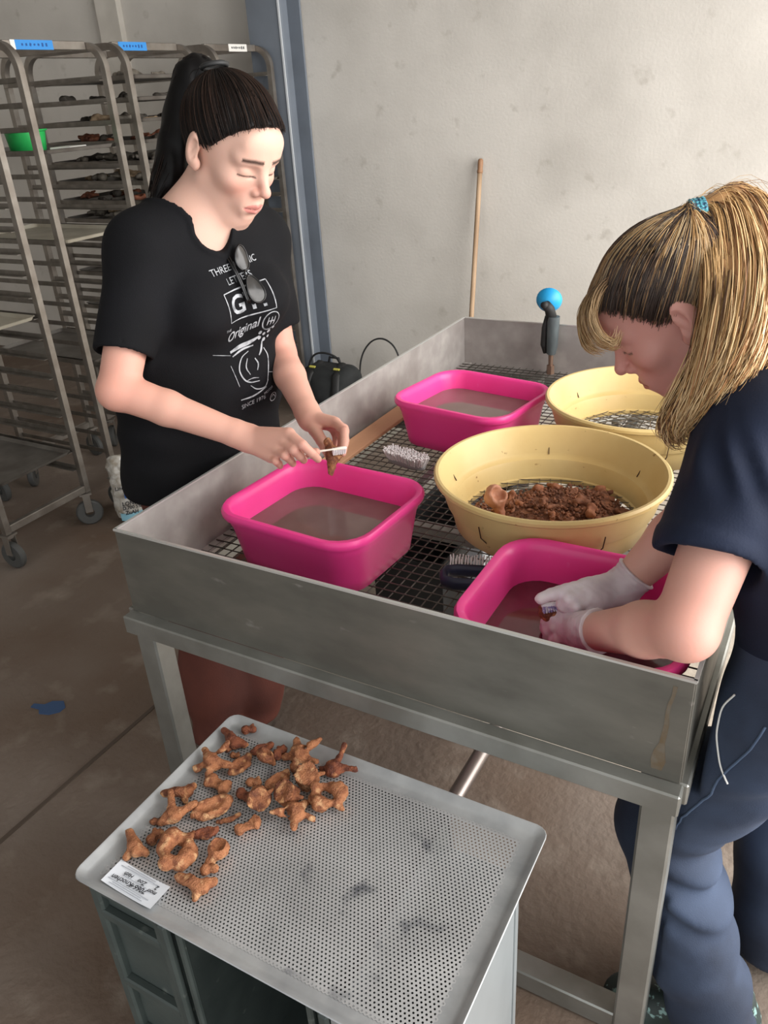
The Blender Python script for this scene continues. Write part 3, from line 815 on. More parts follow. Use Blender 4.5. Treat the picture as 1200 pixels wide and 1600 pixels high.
# ------------------------------------------------------------------ backpack and cables by the wall
M_pack = mat("backpack_fabric", rgb(44, 46, 46), .85, col2=rgb(30, 32, 33), nscale=12, bump=.15, bscale=300)
pk = thing("backpack", (-1.215, 2.62, 0), "dark grey backpack with yellow strap tabs on the floor by the column", "backpack")
f = lambda p: smin(rbox(p, (0, .02, .14), (.17, .10, .14), .08), ell(p, A(0, -.05, .12), A(.13, .08, .11)), .04) + .004 * wob(p, 22)
V, F = mesh_sdf(f, (-.22, -.18, -.02), (.22, .16, .32), .009); V[:, 2] -= V[:, 2].min()
npmesh("pack_body", V, F, M_pack, pk)
for sx in (-1, 1):
    MB().tube([(sx * .07, .03, .292), (sx * .085, -.07, .25), (sx * .10, -.115, .16), (sx * .12, -.10, .05)], .016, 8, squash=(1.5, .6)).build("shoulder_strap", M_dark, pk, smooth=True)
    MB().box((sx * .078, -.045, .283), (.036, .012, .006), Matrix.Rotation(.5, 3, 'X')).build("strap_tab", mat("yellow_tab", rgb(196, 190, 90), .7), pk)
MB().tube([(-.04, .06, .27), (-.03, .06, .31), (.03, .06, .31), (.04, .06, .27)], .007, 6).build("carry_loop", M_dark, pk, smooth=True)
def arc(pts, r, name, lab, m):
    # smooth curve through the points (Catmull-Rom)
    P = [Vector(q) for q in pts]; P = [P[0] * 2 - P[1]] + P + [P[-1] * 2 - P[-2]]
    out = []
    for i in range(1, len(P) - 2):
        for k in range(8):
            t = k / 8
            out.append(.5 * ((2 * P[i]) + (P[i + 1] - P[i - 1]) * t + (2 * P[i - 1] - 5 * P[i] + 4 * P[i + 1] - P[i + 2]) * t * t + (3 * P[i] - P[i - 1] - 3 * P[i + 1] + P[i + 2]) * t ** 3))
    out.append(P[-2])
    o = MB().tube(out, r, 8).build(name, m, smooth=True); return tag(o, lab, "cable")
arc([(-1.44, 2.72, .006), (-1.445, 2.74, .18), (-1.40, 2.755, .285), (-1.30, 2.76, .30), (-1.235, 2.77, .24), (-1.22, 2.78, .01)], .006, "cable", "black cable arching over the backpack in front of the column", M_dark)
arc([(-1.16, 2.84, .006), (-1.15, 2.85, .24), (-1.08, 2.86, .36), (-.98, 2.86, .38), (-.90, 2.85, .29), (-.87, 2.84, .01)], .005, "cable", "thin dark cable looping up against the concrete wall right of the backpack", M_dark)

# ------------------------------------------------------------------ plastic bag on the floor
M_bag = mat("clear_bag", rgb(196, 192, 184), .25, col2=rgb(150, 140, 124), nscale=24, namt=(.4, .65), bump=.35, bscale=50, spec=.7, col3=rgb(236, 236, 238), n3scale=30, n3amt=(.6, .75))
bag = thing("plastic_bag", (-1.375, 1.215, 0), "filled clear plastic bag with black handwriting beside the rack wheels", "bag")
f = lambda p: smin(smin(cap(p, A(0, 0, .06), A(-.005, 0, .18), .068, .060), ell(p, A(-.02, 0, .245), A(.062, .045, .05)), .03), cap(p, A(-.05, 0, .235), A(-.085, 0, .215), .02, .012), .02) + .004 * wob(p, 60) + .002 * wob(p, 130, 3)
V, F = mesh_sdf(f, (-.14, -.1, -.02), (.1, .1, .32), .006); V[:, 2] = np.maximum(V[:, 2], 0)
c = np.tile(np.array(rgb(190, 184, 172)[:3]), (len(V), 1))
npmesh("bag_film", V, F, M_bag, bag)
dirc = Vector((.75, -.65, 0)).normalized()
rotb = math.atan2(dirc.y, dirc.x) + math.pi / 2
for (tx, z, off, sz, cm) in (("CIO", .205, .02, .03, M_ink), ("Linden Sub", .180, 0, .024, M_ink), ("LOND", .105, .0, .026, M_ink), ("D.700 5%", .085, .004, .022, M_ink), ("ZuAH", .062, 0, .024, M_ink)):
    tdir = Vector((-dirc.y, dirc.x, 0))
    text_mesh(tx, sz, cm, "handwriting", bag, dirc * .074 + tdir * off + Vector((0, 0, z)), (math.pi / 2, 0, rotb), shear=.1, bold=.0006, sx=.9)
for (z, w_, h_, cm) in ((.145, .03, .03, mat("blue_patch", rgb(40, 96, 170), .5)), (.04, .10, .035, mat("pale_blue_patch", rgb(140, 190, 206), .5))):
    b = MB()
    for i in range(7):
        a = math.atan2(dirc.y, dirc.x) + (i / 6 - .5) * w_ / .07
        b.v += [(.0735 * math.cos(a), .0735 * math.sin(a), z - h_ / 2), (.0735 * math.cos(a), .0735 * math.sin(a), z + h_ / 2)]
    for i in range(6): b.f.append((2 * i, 2 * i + 2, 2 * i + 3, 2 * i + 1))
    b.build("bag_print", cm, bag, smooth=True)
b = MB(); pts = [(.05, .0), (.035, .028), (.0, .030), (-.02, .016), (-.055, .022), (-.06, .008), (-.03, -.004), (-.022, -.024), (.01, -.03), (.04, -.02)]
b.sheet([(x * 1., y * 1., 0) for x, y in pts], (0, 0, 1), .003)
o = b.build("blue_scrap", mat("blue_scrap", rgb(60, 84, 120), .7)); o.location = (-.70, .17, .0005); o.rotation_euler = (0, 0, .5); tag(o, "small dark blue scrap lying on the floor left of basin", "scrap")

# ------------------------------------------------------------------ bakery racks
M_rack = mat("rack_steel", rgb(158, 152, 144), .38, .75, col2=rgb(128, 120, 112), nscale=10, bump=.03, bscale=40)
M_run = mat("runner_steel", rgb(140, 134, 126), .42, .7, col2=rgb(112, 106, 98), nscale=14)
M_wheel = mat("wheel_rubber", rgb(74, 74, 72), .6)
RX0, RX1, RH, RD = -2.10, -1.49, 1.834, .43
LEV = [1.70 - .08 * i for i in range(19)]
def u_path(x0, x1, z0, H, r):
    P = [(x1, 0, z0), (x1, 0, H - r - .2)]
    P += [(x1 - r + r * math.cos(a), 0, H - r + r * math.sin(a)) for a in np.linspace(0, math.pi / 2, 9)]
    P += [(x0 + r - r * math.sin(a), 0, H - r + r * math.cos(a)) for a in np.linspace(0, math.pi / 2, 9)]
    P += [(x0, 0, z0)]
    return P
def make_rack():
    hx = (RX1 - RX0) / 2 - .0125; hd = RD / 2 - .0125
    R_ = thing("bakery_rack", (0, 0, 0))
    for sy in (-1, 1):
        o = MB().tube(u_path(-hx, hx, .155, RH - .0125, .085), .0177, 4).build("side_frame", M_rack, R_, smooth=True, angle=40); o.location = (0, sy * hd, 0)
    for sx in (-1, 1):
        MB().box((sx * (hx - .08), 0, RH - .0125), (.024, RD - .05, .03), ch=.002).build("top_bar", M_rack, R_)
        MB().box((sx * hx, 0, .172), (.025, RD - .05, .03), ch=.002).build("base_bar", M_rack, R_)
    for sy in (-1, 1):
        b = MB()
        b.box((0, sy * (hd - .018), 0), (2 * hx - .02, .026, .002)); b.box((0, sy * (hd - .006), .0085), (2 * hx - .02, .002, .017))
        ru = b.build("runner", M_run, R_)
        for i, z in enumerate(LEV):
            o = ru if i == 0 else dup(ru)
            o.parent = R_; o.location = (0, 0, z)
    for sx in (-1, 1):
        for sy in (-1, 1):
            b = MB()
            b.box((0, 0, .148), (.05, .05, .008)); b.box((0, .019, .105), (.03, .003, .085)); b.box((0, -.019, .105), (.03, .003, .085)); b.tube([(0, 0, .135), (0, 0, .15)], .02, 10)
            c = b.build("caster_fork", M_rack, R_); c.location = (sx * (hx - .005), sy * (hd - .005), 0); c.rotation_euler = (0, 0, .5 * sx + .4 * sy)
            b = MB(); b.lathe([(.02, -.014), (.05, -.014), (.056, -.009), (.057, 0), (.056, .009), (.05, .014), (.02, .014)], (0, 0, 0), 20, closed=True)
            o = b.build("wheel", M_wheel, c, smooth=True, angle=40); o.rotation_euler = (math.pi / 2, 0, 0); o.location = (0, 0, .057)
    return R_
def copy_tree(o, parent=None):
    c = o.copy(); COL.objects.link(c); c.parent = parent
    for ch in list(o.children):
        copy_tree(ch, c)
    return c
RYS = (.905, 1.475, 2.0, 2.57)
RLAB = ("nearest steel bakery rack, cut off by the photo's left edge", "steel bakery rack with long blue tape on top and green bowl inside", "steel bakery rack with short blue tape on top, behind the woman's ponytail", "rearmost steel bakery rack with a white label on top, beside the grey column")
racks = []
r0 = make_rack()
for i, y in enumerate(RYS):
    r_ = r0 if i == 0 else copy_tree(r0)
    racks.append(r_)
for i, (r_, y) in enumerate(zip(racks, RYS)):
    r_.location = ((RX0 + RX1) / 2, y, 0); tag(r_, RLAB[i], "rack", "bakery racks along the back left")
M_tape = mat("blue_tape", rgb(48, 128, 196), .6); M_wtape = mat("white_tape", rgb(214, 212, 206), .7); M_tape_ink = mat("tape_ink", rgb(22, 70, 130), .6)
xb = (RX1 - RX0) / 2 - .0125 - .08
def tape(r_, y0, y1, m, scr):
    MB().box((xb + .0128, (y0 + y1) / 2, RH - .0125), (.0012, y1 - y0, .031)).build("tape_label", m, r_)
    rn = random.Random(3)
    for k in range(7):
        yy = y0 + (y1 - y0) * (.18 + .64 * k / 6)
        MB().box((xb + .0136, yy, RH - .012), (.0006, .008, .006 + .006 * rn.random()), Matrix.Rotation(rn.uniform(-.5, .5), 3, 'X')).build("scribble", scr, r_)
tape(racks[1], -.14, .03, M_tape, M_tape_ink); MB().box((xb + .0128, -.15, RH - .0125), (.001, .02, .031)).build("tape_label", M_wtape, racks[1])
tape(racks[2], -.16, .0, M_tape, M_tape_ink)
tape(racks[3], -.02, .12, M_wtape, M_ink)
# trays in the racks
M_tray = mat("dull_tray", rgb(120, 116, 110), .5, .5, col2=rgb(96, 90, 84), nscale=9); M_tray_pale = mat("pale_tray", rgb(178, 172, 156), .6, .2, col2=rgb(160, 152, 136), nscale=9)
b = MB()
tx, ty = .30, .178
b.loft([rr(tx, ty, .02, .0155, n=4), rr(tx - .004, ty - .004, .018, .0165, n=4), rr(tx - .010, ty - .010, .016, .004, n=4), rr(tx - .012, ty - .012, .016, .0015, n=4)], cap0=False, cap1=True)
tray_me = b.build("sheet_tray", M_tray, None)
first = [True]
ORD = ("top", "second", "third", "fourth", "fifth", "sixth", "seventh", "eighth", "ninth", "tenth", "eleventh", "twelfth", "thirteenth", "fourteenth", "fifteenth", "sixteenth", "seventeenth", "eighteenth", "lowest")
RN = ("nearest rack at photo's left edge", "rack with the green bowl", "rack with short blue tape", "rearmost rack beside the column")
def put_tray(ri, lev, m=None):
    o = tray_me if first[0] else dup(tray_me); first[0] = False
    if m is not None:
        o.data = o.data.copy(); o.data.materials.clear(); o.data.materials.append(m)
    o.location = ((RX0 + RX1) / 2, RYS[ri], LEV[lev] + .0002)
    tag(o, "metal tray on the %s level of the %s" % (ORD[lev], RN[ri]), "tray", "sheet trays in the racks")
    return o
for ri, lv in ((1, 3), (1, 7), (1, 13), (0, 10), (0, 17)): put_tray(ri, lv, M_tray_pale if (ri, lv) in ((1, 7), (0, 10)) else None)
M_rb = [mat("rack_bone_%s" % n_, c1, .7, col2=c2, nscale=40, bump=.2, bscale=120) for n_, c1, c2 in (("dark", rgb(84, 78, 70), rgb(56, 50, 44)), ("tan", rgb(176, 152, 122), rgb(128, 104, 80)), ("grey", rgb(120, 112, 100), rgb(80, 74, 66)), ("rust", rgb(130, 78, 54), rgb(92, 52, 36)))]
rp = []
for i, kd in enumerate(('knob', 'wing', 'vert', 'plate', 'strip', 'yfork')):
    V, F = mesh_sdf(bone_sdf(kd, random.Random(500 + i), .085), (-.064, -.064, -.02), (.064, .068, .072), .0055, slack=2.4)
    rp.append((V, F))
rme = {}
def rack_bone(kd, mi):
    key = (kd, mi)
    if key not in rme:
        rme[key] = npmesh("old_bone", rp[kd][0], rp[kd][1], M_rb[mi]); return rme[key]
    return dup(rme[key])
rnd = random.Random(21)
TONE = ("dark", "tan", "grey", "rust")
for ri, lev, n, tones in ((2, 0, 5, (1, 2)), (2, 1, 6, (0,)), (2, 2, 13, (1, 0, 2)), (2, 3, 12, (3, 0)), (2, 4, 15, (0, 2)), (2, 5, 15, (1, 2)), (2, 6, 14, (3, 0, 1)), (2, 7, 14, (2, 0, 1)), (2, 8, 12, (0, 2)), (2, 10, 7, (0, 2)), (2, 12, 7, (2, 0)),
                          (3, 2, 6, (1, 2)), (3, 4, 6, (2, 0)), (3, 6, 6, (0, 2)), (3, 9, 5, (2, 0))):
    put_tray(ri, lev)
    for k in range(n):
        mi = rnd.choice(tones)
        o = rack_bone(rnd.randrange(6), mi)
        o.location = (RX0 + .06 + .52 * (k + rnd.uniform(.1, .9)) / n, RYS[ri] + rnd.uniform(-.12, .10), LEV[lev] + .004)
        o.rotation_euler = (0, 0, rnd.uniform(0, 6.28)); s_ = rnd.uniform(.75, 1.2); o.scale = (s_, s_, s_)
        tag(o, "%s bone on the %s level tray of the %s" % (TONE[mi] if TONE[mi] != "rust" else "rust-brown", ORD[lev], RN[ri]), "bone", "%s bones on the %s tray of the %s" % (TONE[mi], ORD[lev], RN[ri]))
# green bowl and white board on the second rack's tray
M_green = mat("green_plastic", rgb(44, 168, 84), .35, col2=rgb(36, 150, 74), nscale=8, sss=.05)
gb = thing("green_bowl", (-1.71, 1.40, LEV[3] + .0016), "bright green plastic bowl on a tray in the second rack", "bowl")
b = MB(); b.lathe([(.0, .003), (.055, .003), (.062, .0), (.066, .004), (.075, .075), (.083, .078), (.084, .083), (.080, .084), (.072, .080), (.060, .008), (.0, .007)], (0, 0, 0), 32); b.build("bowl_body", M_green, gb, smooth=True, angle=45)
o = MB().box((-1.60, 1.50, LEV[3] + .0016 + .008), (.09, .12, .016), Matrix.Rotation(.3, 3, 'Z'), ch=.002).build("white_block", mat("white_block", rgb(222, 220, 214), .6)); tag(o, "flat white block lying right of the green bowl on the rack tray", "block")
J = {'wrR': (0.137, 0.272, 0.973), 'iR0': (0.252, 0.271, 0.998), 'iR1': (0.294, 0.255, 0.986), 'iR2': (0.305, 0.268, 0.964), 'iR3': (0.307, 0.284, 0.945), 'mR0': (0.242, 0.266, 0.979), 'mR1': (0.276, 0.248, 0.975), 'mR2': (0.279, 0.262, 0.957), 'mR3': (0.275, 0.279, 0.94), 'rR0': (0.226, 0.26, 0.962), 'rR1': (0.256, 0.244, 0.961), 'rR2': (0.254, 0.26, 0.946), 'rR3': (0.25, 0.274, 0.93), 'pR0': (0.208, 0.258, 0.944), 'pR1': (0.23, 0.245, 0.945), 'pR2': (0.227, 0.256, 0.934), 'pR3': (0.221, 0.268, 0.922), 'tR0': (0.169, 0.296, 0.958), 'tR1': (0.214, 0.31, 0.939), 'tR2': (0.252, 0.313, 0.938), 'tR3': (0.285, 0.311, 0.946), 'wrL': (0.169, 0.463, 0.952), 'iL0': (0.251, 0.443, 0.958), 'iL1': (0.293, 0.413, 0.955), 'iL2': (0.309, 0.384, 0.941), 'iL3': (0.313, 0.367, 0.925), 'mL0': (0.234, 0.461, 0.951), 'mL1': (0.273, 0.442, 0.947), 'mL2': (0.292, 0.413, 0.934), 'mL3': (0.298, 0.392, 0.916), 'rL0': (0.214, 0.476, 0.941), 'rL1': (0.248, 0.46, 0.936), 'rL2': (0.27, 0.434, 0.925), 'rL3': (0.276, 0.415, 0.91), 'pL0': (0.198, 0.48, 0.932), 'pL1': (0.223, 0.472, 0.926), 'pL2': (0.246, 0.448, 0.919), 'pL3': (0.252, 0.431, 0.906), 'tL0': (0.201, 0.433, 0.937), 'tL1': (0.237, 0.403, 0.929), 'tL2': (0.266, 0.373, 0.927), 'tL3': (0.289, 0.351, 0.922), 'b1a': (0.244, 0.295, 0.938), 'b1b': (0.285, 0.319, 0.944), 'b1c': (0.309, 0.338, 0.945), 'b1d': (0.328, 0.361, 0.943), 'bn1a': (0.281, 0.363, 0.949), 'bn1b': (0.298, 0.351, 0.924), 'bn1c': (0.312, 0.319, 0.901), '2wrL': (0.92, 0.109, 0.817), '2iL0': (0.877, 0.147, 0.813), '2iL1': (0.857, 0.155, 0.809), '2iL2': (0.846, 0.159, 0.797), '2iL3': (0.841, 0.159, 0.784), '2mL0': (0.876, 0.138, 0.806), '2mL1': (0.856, 0.142, 0.802), '2mL2': (0.842, 0.146, 0.787), '2mL3': (0.839, 0.148, 0.772), '2rL0': (0.879, 0.13, 0.797), '2rL1': (0.861, 0.133, 0.791), '2rL2': (0.849, 0.137, 0.777), '2rL3': (0.847, 0.139, 0.762), '2pL0': (0.887, 0.121, 0.789), '2pL1': (0.871, 0.124, 0.78), '2pL2': (0.862, 0.127, 0.769), '2pL3': (0.859, 0.129, 0.756), '2tL0': (0.896, 0.138, 0.815), '2tL1': (0.876, 0.149, 0.816), '2tL2': (0.859, 0.156, 0.809), '2tL3': (0.847, 0.155, 0.797), '2wrR': (0.946, 0.235, 0.837), '2iR0': (0.895, 0.182, 0.854), '2iR1': (0.873, 0.15, 0.859), '2iR2': (0.854, 0.133, 0.856), '2iR3': (0.837, 0.123, 0.849), '2mR0': (0.898, 0.168, 0.849), '2mR1': (0.881, 0.135, 0.853), '2mR2': (0.871, 0.136, 0.837), '2mR3': (0.872, 0.151, 0.818), '2rR0': (0.905, 0.167, 0.84), '2rR1': (0.892, 0.137, 0.841), '2rR2': (0.883, 0.141, 0.825), '2rR3': (0.885, 0.157, 0.81), '2pR0': (0.914, 0.174, 0.828), '2pR1': (0.904, 0.151, 0.825), '2pR2': (0.897, 0.153, 0.814), '2pR3': (0.899, 0.167, 0.802), '2tR0': (0.91, 0.227, 0.825), '2tR1': (0.889, 0.206, 0.819), '2tR2': (0.877, 0.179, 0.823), '2tR3': (0.865, 0.151, 0.831), '2b1a': (0.889, 0.165, 0.831), '2b1b': (0.868, 0.153, 0.832), '2b1c': (0.836, 0.131, 0.829), '2bn': (0.845, 0.147, 0.808), 'g0': (0.067, 0.363, 1.341), 'g1': (0.098, 0.345, 1.324), 'g2': (0.119, 0.344, 1.301), 'g3': (0.119, 0.311, 1.248)}
G2 = {'tail': [[(0.959, 0.395, 1.406), (0.984, 0.396, 1.4), (1.015, 0.323, 1.345), (1.028, 0.263, 1.278), (1.029, 0.214, 1.218), (1.008, 0.19, 1.156), (1.015, 0.194, 1.134)], [(0.96, 0.396, 1.408), (0.995, 0.401, 1.408), (1.023, 0.339, 1.342), (1.039, 0.231, 1.278), (1.037, 0.192, 1.216), (1.026, 0.184, 1.171), (1.01, 0.186, 1.147)], [(0.96, 0.397, 1.409), (1.004, 0.419, 1.418), (1.044, 0.343, 1.351), (1.063, 0.221, 1.282), (1.055, 0.178, 1.219), (1.035, 0.176, 1.17)], [(0.96, 0.398, 1.409), (1.014, 0.436, 1.425), (1.067, 0.373, 1.356), (1.087, 0.227, 1.291), (1.076, 0.174, 1.236), (1.047, 0.168, 1.189)], [(0.96, 0.398, 1.41), (1.025, 0.457, 1.428), (1.083, 0.422, 1.357), (1.111, 0.268, 1.292), (1.103, 0.207, 1.242), (1.068, 0.176, 1.203)], [(0.96, 0.398, 1.41), (1.029, 0.476, 1.412), (1.104, 0.423, 1.339), (1.131, 0.331, 1.268), (1.119, 0.262, 1.231), (1.088, 0.204, 1.209)], [(0.96, 0.394, 1.404), (0.992, 0.365, 1.373), (1.018, 0.298, 1.323), (1.025, 0.258, 1.251), (1.015, 0.221, 1.2), (0.997, 0.211, 1.157), (1.0, 0.209, 1.13), (1.02, 0.217, 1.124)]], 'bang': [[(0.861, 0.362, 1.321), (0.84, 0.325, 1.303), (0.838, 0.294, 1.275), (0.858, 0.278, 1.241), (0.887, 0.281, 1.228), (0.894, 0.296, 1.247)], [(0.873, 0.336, 1.332), (0.856, 0.301, 1.312), (0.854, 0.268, 1.283), (0.87, 0.259, 1.252), (0.889, 0.264, 1.242), (0.892, 0.278, 1.262)], [(0.848, 0.387, 1.311), (0.826, 0.348, 1.29), (0.823, 0.315, 1.259), (0.842, 0.292, 1.225), (0.871, 0.29, 1.216)]]}
PIPING = [(1.15, .0558, .8114), (1.1379, .0572, .7845), (1.1355, .0486, .7592), (1.1386, .044, .7272), (1.1472, .0344, .6991), (1.1626, .0213, .6771)]
TAIL1 = [(-0.097, 0.59, 1.658), (-0.122, 0.586, 1.654), (-0.139, 0.571, 1.602), (-0.151, 0.54, 1.531), (-0.159, 0.496, 1.465), (-0.163, 0.448, 1.423)]
# ------------------------------------------------------------------ people
from mathutils.bvhtree import BVHTree
def head_sdf(p, H, M, s, ears=(1, 1)):
    q = ((p - A(*H)) @ np.asarray(M, f32)) / f32(s)
    m = q.copy(); m[:, 0] = np.abs(m[:, 0])
    d = ell(q, A(0, -.012, .034), A(.0745, .100, .090))
    d = smin(d, ell(q, A(0, .030, -.028), A(.057, .064, .086)), .03)
    d = smin(d, cap(m, A(.047, -.002, -.058), A(.018, .056, -.098), .017, .016), .03)
    d = smin(d, ell(q, A(0, .064, -.104), A(.022, .019, .016)), .022)
    d = smin(d, ell(m, A(.042, .055, -.026), A(.020, .022, .018)), .022)
    d = smin(d, ell(q, A(0, .076, .046), A(.046, .018, .03)), .03)
    d = smin(d, cap(m, A(.012, .083, .020), A(.044, .070, .021), .010, .008), .018)
    # eyes: shallow socket with a lowered lid
    d = smax(d, -ell(m, A(.031, .098, .001), A(.018, .012, .010)), .012)
    d = smin(d, ell(m, A(.031, .0725, -.001), A(.0155, .0135, .0125)), .004)
    d = smax(d, -ell(m, A(.031, .0895, -.0095), A(.014, .004, .0016)), .003)
    # nose
    d = smin(d, cap(q, A(0, .086, .012), A(0, .111, -.026), .0075, .0092), .014)
    d = smin(d, ell(q, A(0, .1125, -.030), A(.0095, .0095, .0085)), .008)
    d = smin(d, ell(m, A(.0115, .098, -.035), A(.0070, .0095, .0068)), .006)
    # mouth
    d = smin(d, ell(q, A(0, .084, -.068), A(.027, .012, .020)), .024)
    d = smin(d, cap(m, A(0, .0985, -.0625), A(.021, .086, -.0685), .0056, .003), .006)
    d = smin(d, cap(m, A(0, .0965, -.0755), A(.018, .087, -.0715), .0066, .0035), .006)
    d = smax(d, -cap(m, A(0, .106, -.0690), A(.024, .092, -.0695), .0022, .0012), .003)
    d = smax(d, -ell(q, A(0, .099, -.088), A(.018, .008, .005)), .010)
    # ears
    for sx, on in ((-1, ears[0]), (1, ears[1])):
        if not on: continue
        e = q * A(sx, 1, 1)
        a = ell(e, A(.0805, -.016, -.004), A(.010, .0195, .032), np.array([[.94, .34, 0], [-.34, .94, 0], [0, 0, 1]]))
        a = smin(a, ell(e, A(.0765, -.004, -.030), A(.008, .010, .012)), .008)
        a = smax(a, -ell(e, A(.0905, -.006, -.002), A(.010, .0105, .020)), .005)
        a = smin(a, cap(e, A(.079, -.004, .004), A(.083, -.012, -.016), .0035, .0035), .005)
        d = smin(d, a, .007)
    return d * f32(s)
def finger(p, pts, r0, r1):
    n = len(pts); d = None
    for i in range(n - 1):
        ra = r0 + (r1 - r0) * i / (n - 1); rb = r0 + (r1 - r0) * (i + 1) / (n - 1)
        e = cap(p, pts[i], pts[i + 1], ra, rb); d = e if d is None else smin(d, e, .003)
    return d
def hand_sdf(p, J, pre, suf, wr, el, s=1., grow=0.):
    """palm, four fingers and a thumb; joints come from the pose"""
    g = lambda n: A(*J[pre + n])
    mc = [g(f + suf + '0') for f in 'imrp']
    w = A(*wr); dirn = w - A(*el); dirn = dirn / np.linalg.norm(dirn)
    d = cap(p, w - dirn * .02, w + dirn * .012, .0265 * s, .026 * s)
    mid = (mc[1] + mc[2]) / 2
    across = (mc[0] - mc[3]); wa = np.linalg.norm(across); across = across / max(wa, 1e-6)
    base = [w + across * o for o in (.013, .005, -.005, -.013)]
    for k in range(4):
        d = smin(d, cap(p, base[k] + dirn * .008, mc[k], .0165 * s, .0122 * s), .012)
    for k, f in enumerate('imrp'):
        r = (.0096, .0098, .0092, .0082)[k] * s
        pts = [g(f + suf + str(i)) for i in range(4)]
        e = finger(p, pts, r * 1.12, r * .84)
        d = smin(d, e, .005)
    t = [g('t' + suf + str(i)) for i in range(4)]
    e = finger(p, [w * .6 + t[0] * .4] + t, .0165 * s, .0090 * s)
    d = smin(d, e, .009)
    return d - grow
def arm_sdf(p, sh, el, wr, r=(.050, .041, .0365, .0265)):
    sh, el, wr = A(*sh), A(*el), A(*wr)
    d = cap(p, sh, el, r[0], r[1])
    d = smin(d, cap(p, el, el * .62 + wr * .38, r[1] * .98, r[2]), .014)
    d = smin(d, cap(p, el * .62 + wr * .38, wr, r[2], r[3]), .012)
    u = (el - (sh + wr) / 2); u = u / np.linalg.norm(u)
    d = smin(d, ell(p, el + u * .008, A(.028, .028, .028)), .02)
    return d
def bounds(pts, pad):
    P = np.array(pts); return P.min(0) - pad, P.max(0) + pad
def strands(name, paths, radii, cols, m, parent, sides=3, taper=True):
    """paths (n,k,3); one thin tapering tube each"""
    P = np.asarray(paths, f32); n, k, _ = P.shape
    T = np.empty_like(P); T[:, 1:-1] = P[:, 2:] - P[:, :-2]; T[:, 0] = P[:, 1] - P[:, 0]; T[:, -1] = P[:, -1] - P[:, -2]
    T /= np.maximum(np.linalg.norm(T, axis=2, keepdims=True), 1e-9)
    up = np.array([.31, .52, .79], f32)
    U = np.cross(T, up); U /= np.maximum(np.linalg.norm(U, axis=2, keepdims=True), 1e-6); W = np.cross(T, U)
    tp = np.ones(k, f32)
    if taper: tp = np.clip(np.minimum(np.linspace(.5, 4, k), np.linspace(4.0, .25, k)), 0, 1).astype(f32)
    R_ = np.asarray(radii, f32)[:, None] * tp[None]
    rings = [P + (U * math.cos(a) + W * math.sin(a)) * R_[..., None] for a in 2 * math.pi * np.arange(sides) / sides]
    V = np.stack(rings, 2).reshape(-1, 3)
    base = (np.arange(n)[:, None, None] * k + np.arange(k - 1)[None, :, None]) * sides + np.arange(sides)[None, None, :]
    nxt = (np.arange(n)[:, None, None] * k + np.arange(k - 1)[None, :, None]) * sides + ((np.arange(sides) + 1) % sides)[None, None, :]
    F = np.stack([base, nxt, nxt + sides, base + sides], -1).reshape(-1, 4)
    C_ = np.asarray(cols, f32)
    if C_.ndim == 2: C_ = np.repeat(C_[:, None], k, 1)
    C_ = np.repeat(C_[:, :, None], sides, 2).reshape(-1, 3)
    return npmesh(name, V, F, m, parent, True, C_)
def spline(pts, k):
    P = np.asarray(pts, float); P = np.vstack([2 * P[0] - P[1], P, 2 * P[-1] - P[-2]])
    n = len(P) - 3; t = np.linspace(0, n - 1e-6, k); i = t.astype(int); u = (t - i)[:, None]
    a, b, c, d = P[i], P[i + 1], P[i + 2], P[i + 3]
    return .5 * (2 * b + (c - a) * u + (2 * a - 5 * b + 4 * c - d) * u ** 2 + (3 * b - a - 3 * c + d) * u ** 3)
def lin(*c): return np.array(rgb(*c)[:3])
def face_colors(V, H, M, s, base, brow, lip, blush=.0):
    q = ((V - A(*H)) @ np.asarray(M, f32)) / f32(s); x = np.abs(q[:, 0]); y = q[:, 1]; z = q[:, 2]
    C_ = np.tile(lin(*base), (len(V), 1))
    def blend(w, c):
        nonlocal C_
        w = np.clip(w, 0, 1)[:, None]; C_ = C_ * (1 - w) + c * w
    front = np.clip((y - .05) / .02, 0, 1)
    blend(.35 * front * np.exp(-((x - .04) / .02) ** 2 - ((z + .035) / .022) ** 2), lin(206, 120, 106))
    blend(.35 * front * np.exp(-(x / .016) ** 2 - ((z + .03) / .016) ** 2), lin(204, 124, 110))
    bz = .0245 - .10 * np.maximum(x - .03, 0) + .08 * np.minimum(x - .03, 0) * .6
    blend(front * (x > .010) * (x < .050) * np.clip(1.3 - np.abs(z - bz) / (.0048 - .03 * np.maximum(x - .03, 0)), 0, 1) * .92, brow)
    lz = -.0085 + .05 * np.abs(x - .031)
    blend(front * (np.abs(x - .031) < .0165) * np.clip(1.3 - np.abs(z - lz) / .0020, 0, 1) * .9, lin(40, 26, 22))
    lipw = (x < .0235) * front * np.clip((.0115 * np.sqrt(np.clip(1 - (x / .0245) ** 2, 0, 1)) - np.abs(z + .0695)) / .0018, 0, 1)
    blend(lipw * .85, lip)
    blend((x < .021) * front * np.clip(1.2 - np.abs(z + .0690) / .0011, 0, 1) * .8, lin(92, 40, 38))
    return C_
M_skin1 = mat("skin_fair", rgb(205, 158, 140), .5, sss=.12, attr="Col", bump=.03, bscale=300, spec=.35)
M_skin2 = mat("skin_rosy", rgb(210, 164, 150), .48, sss=.12, attr="Col", bump=.03, bscale=300, spec=.35)

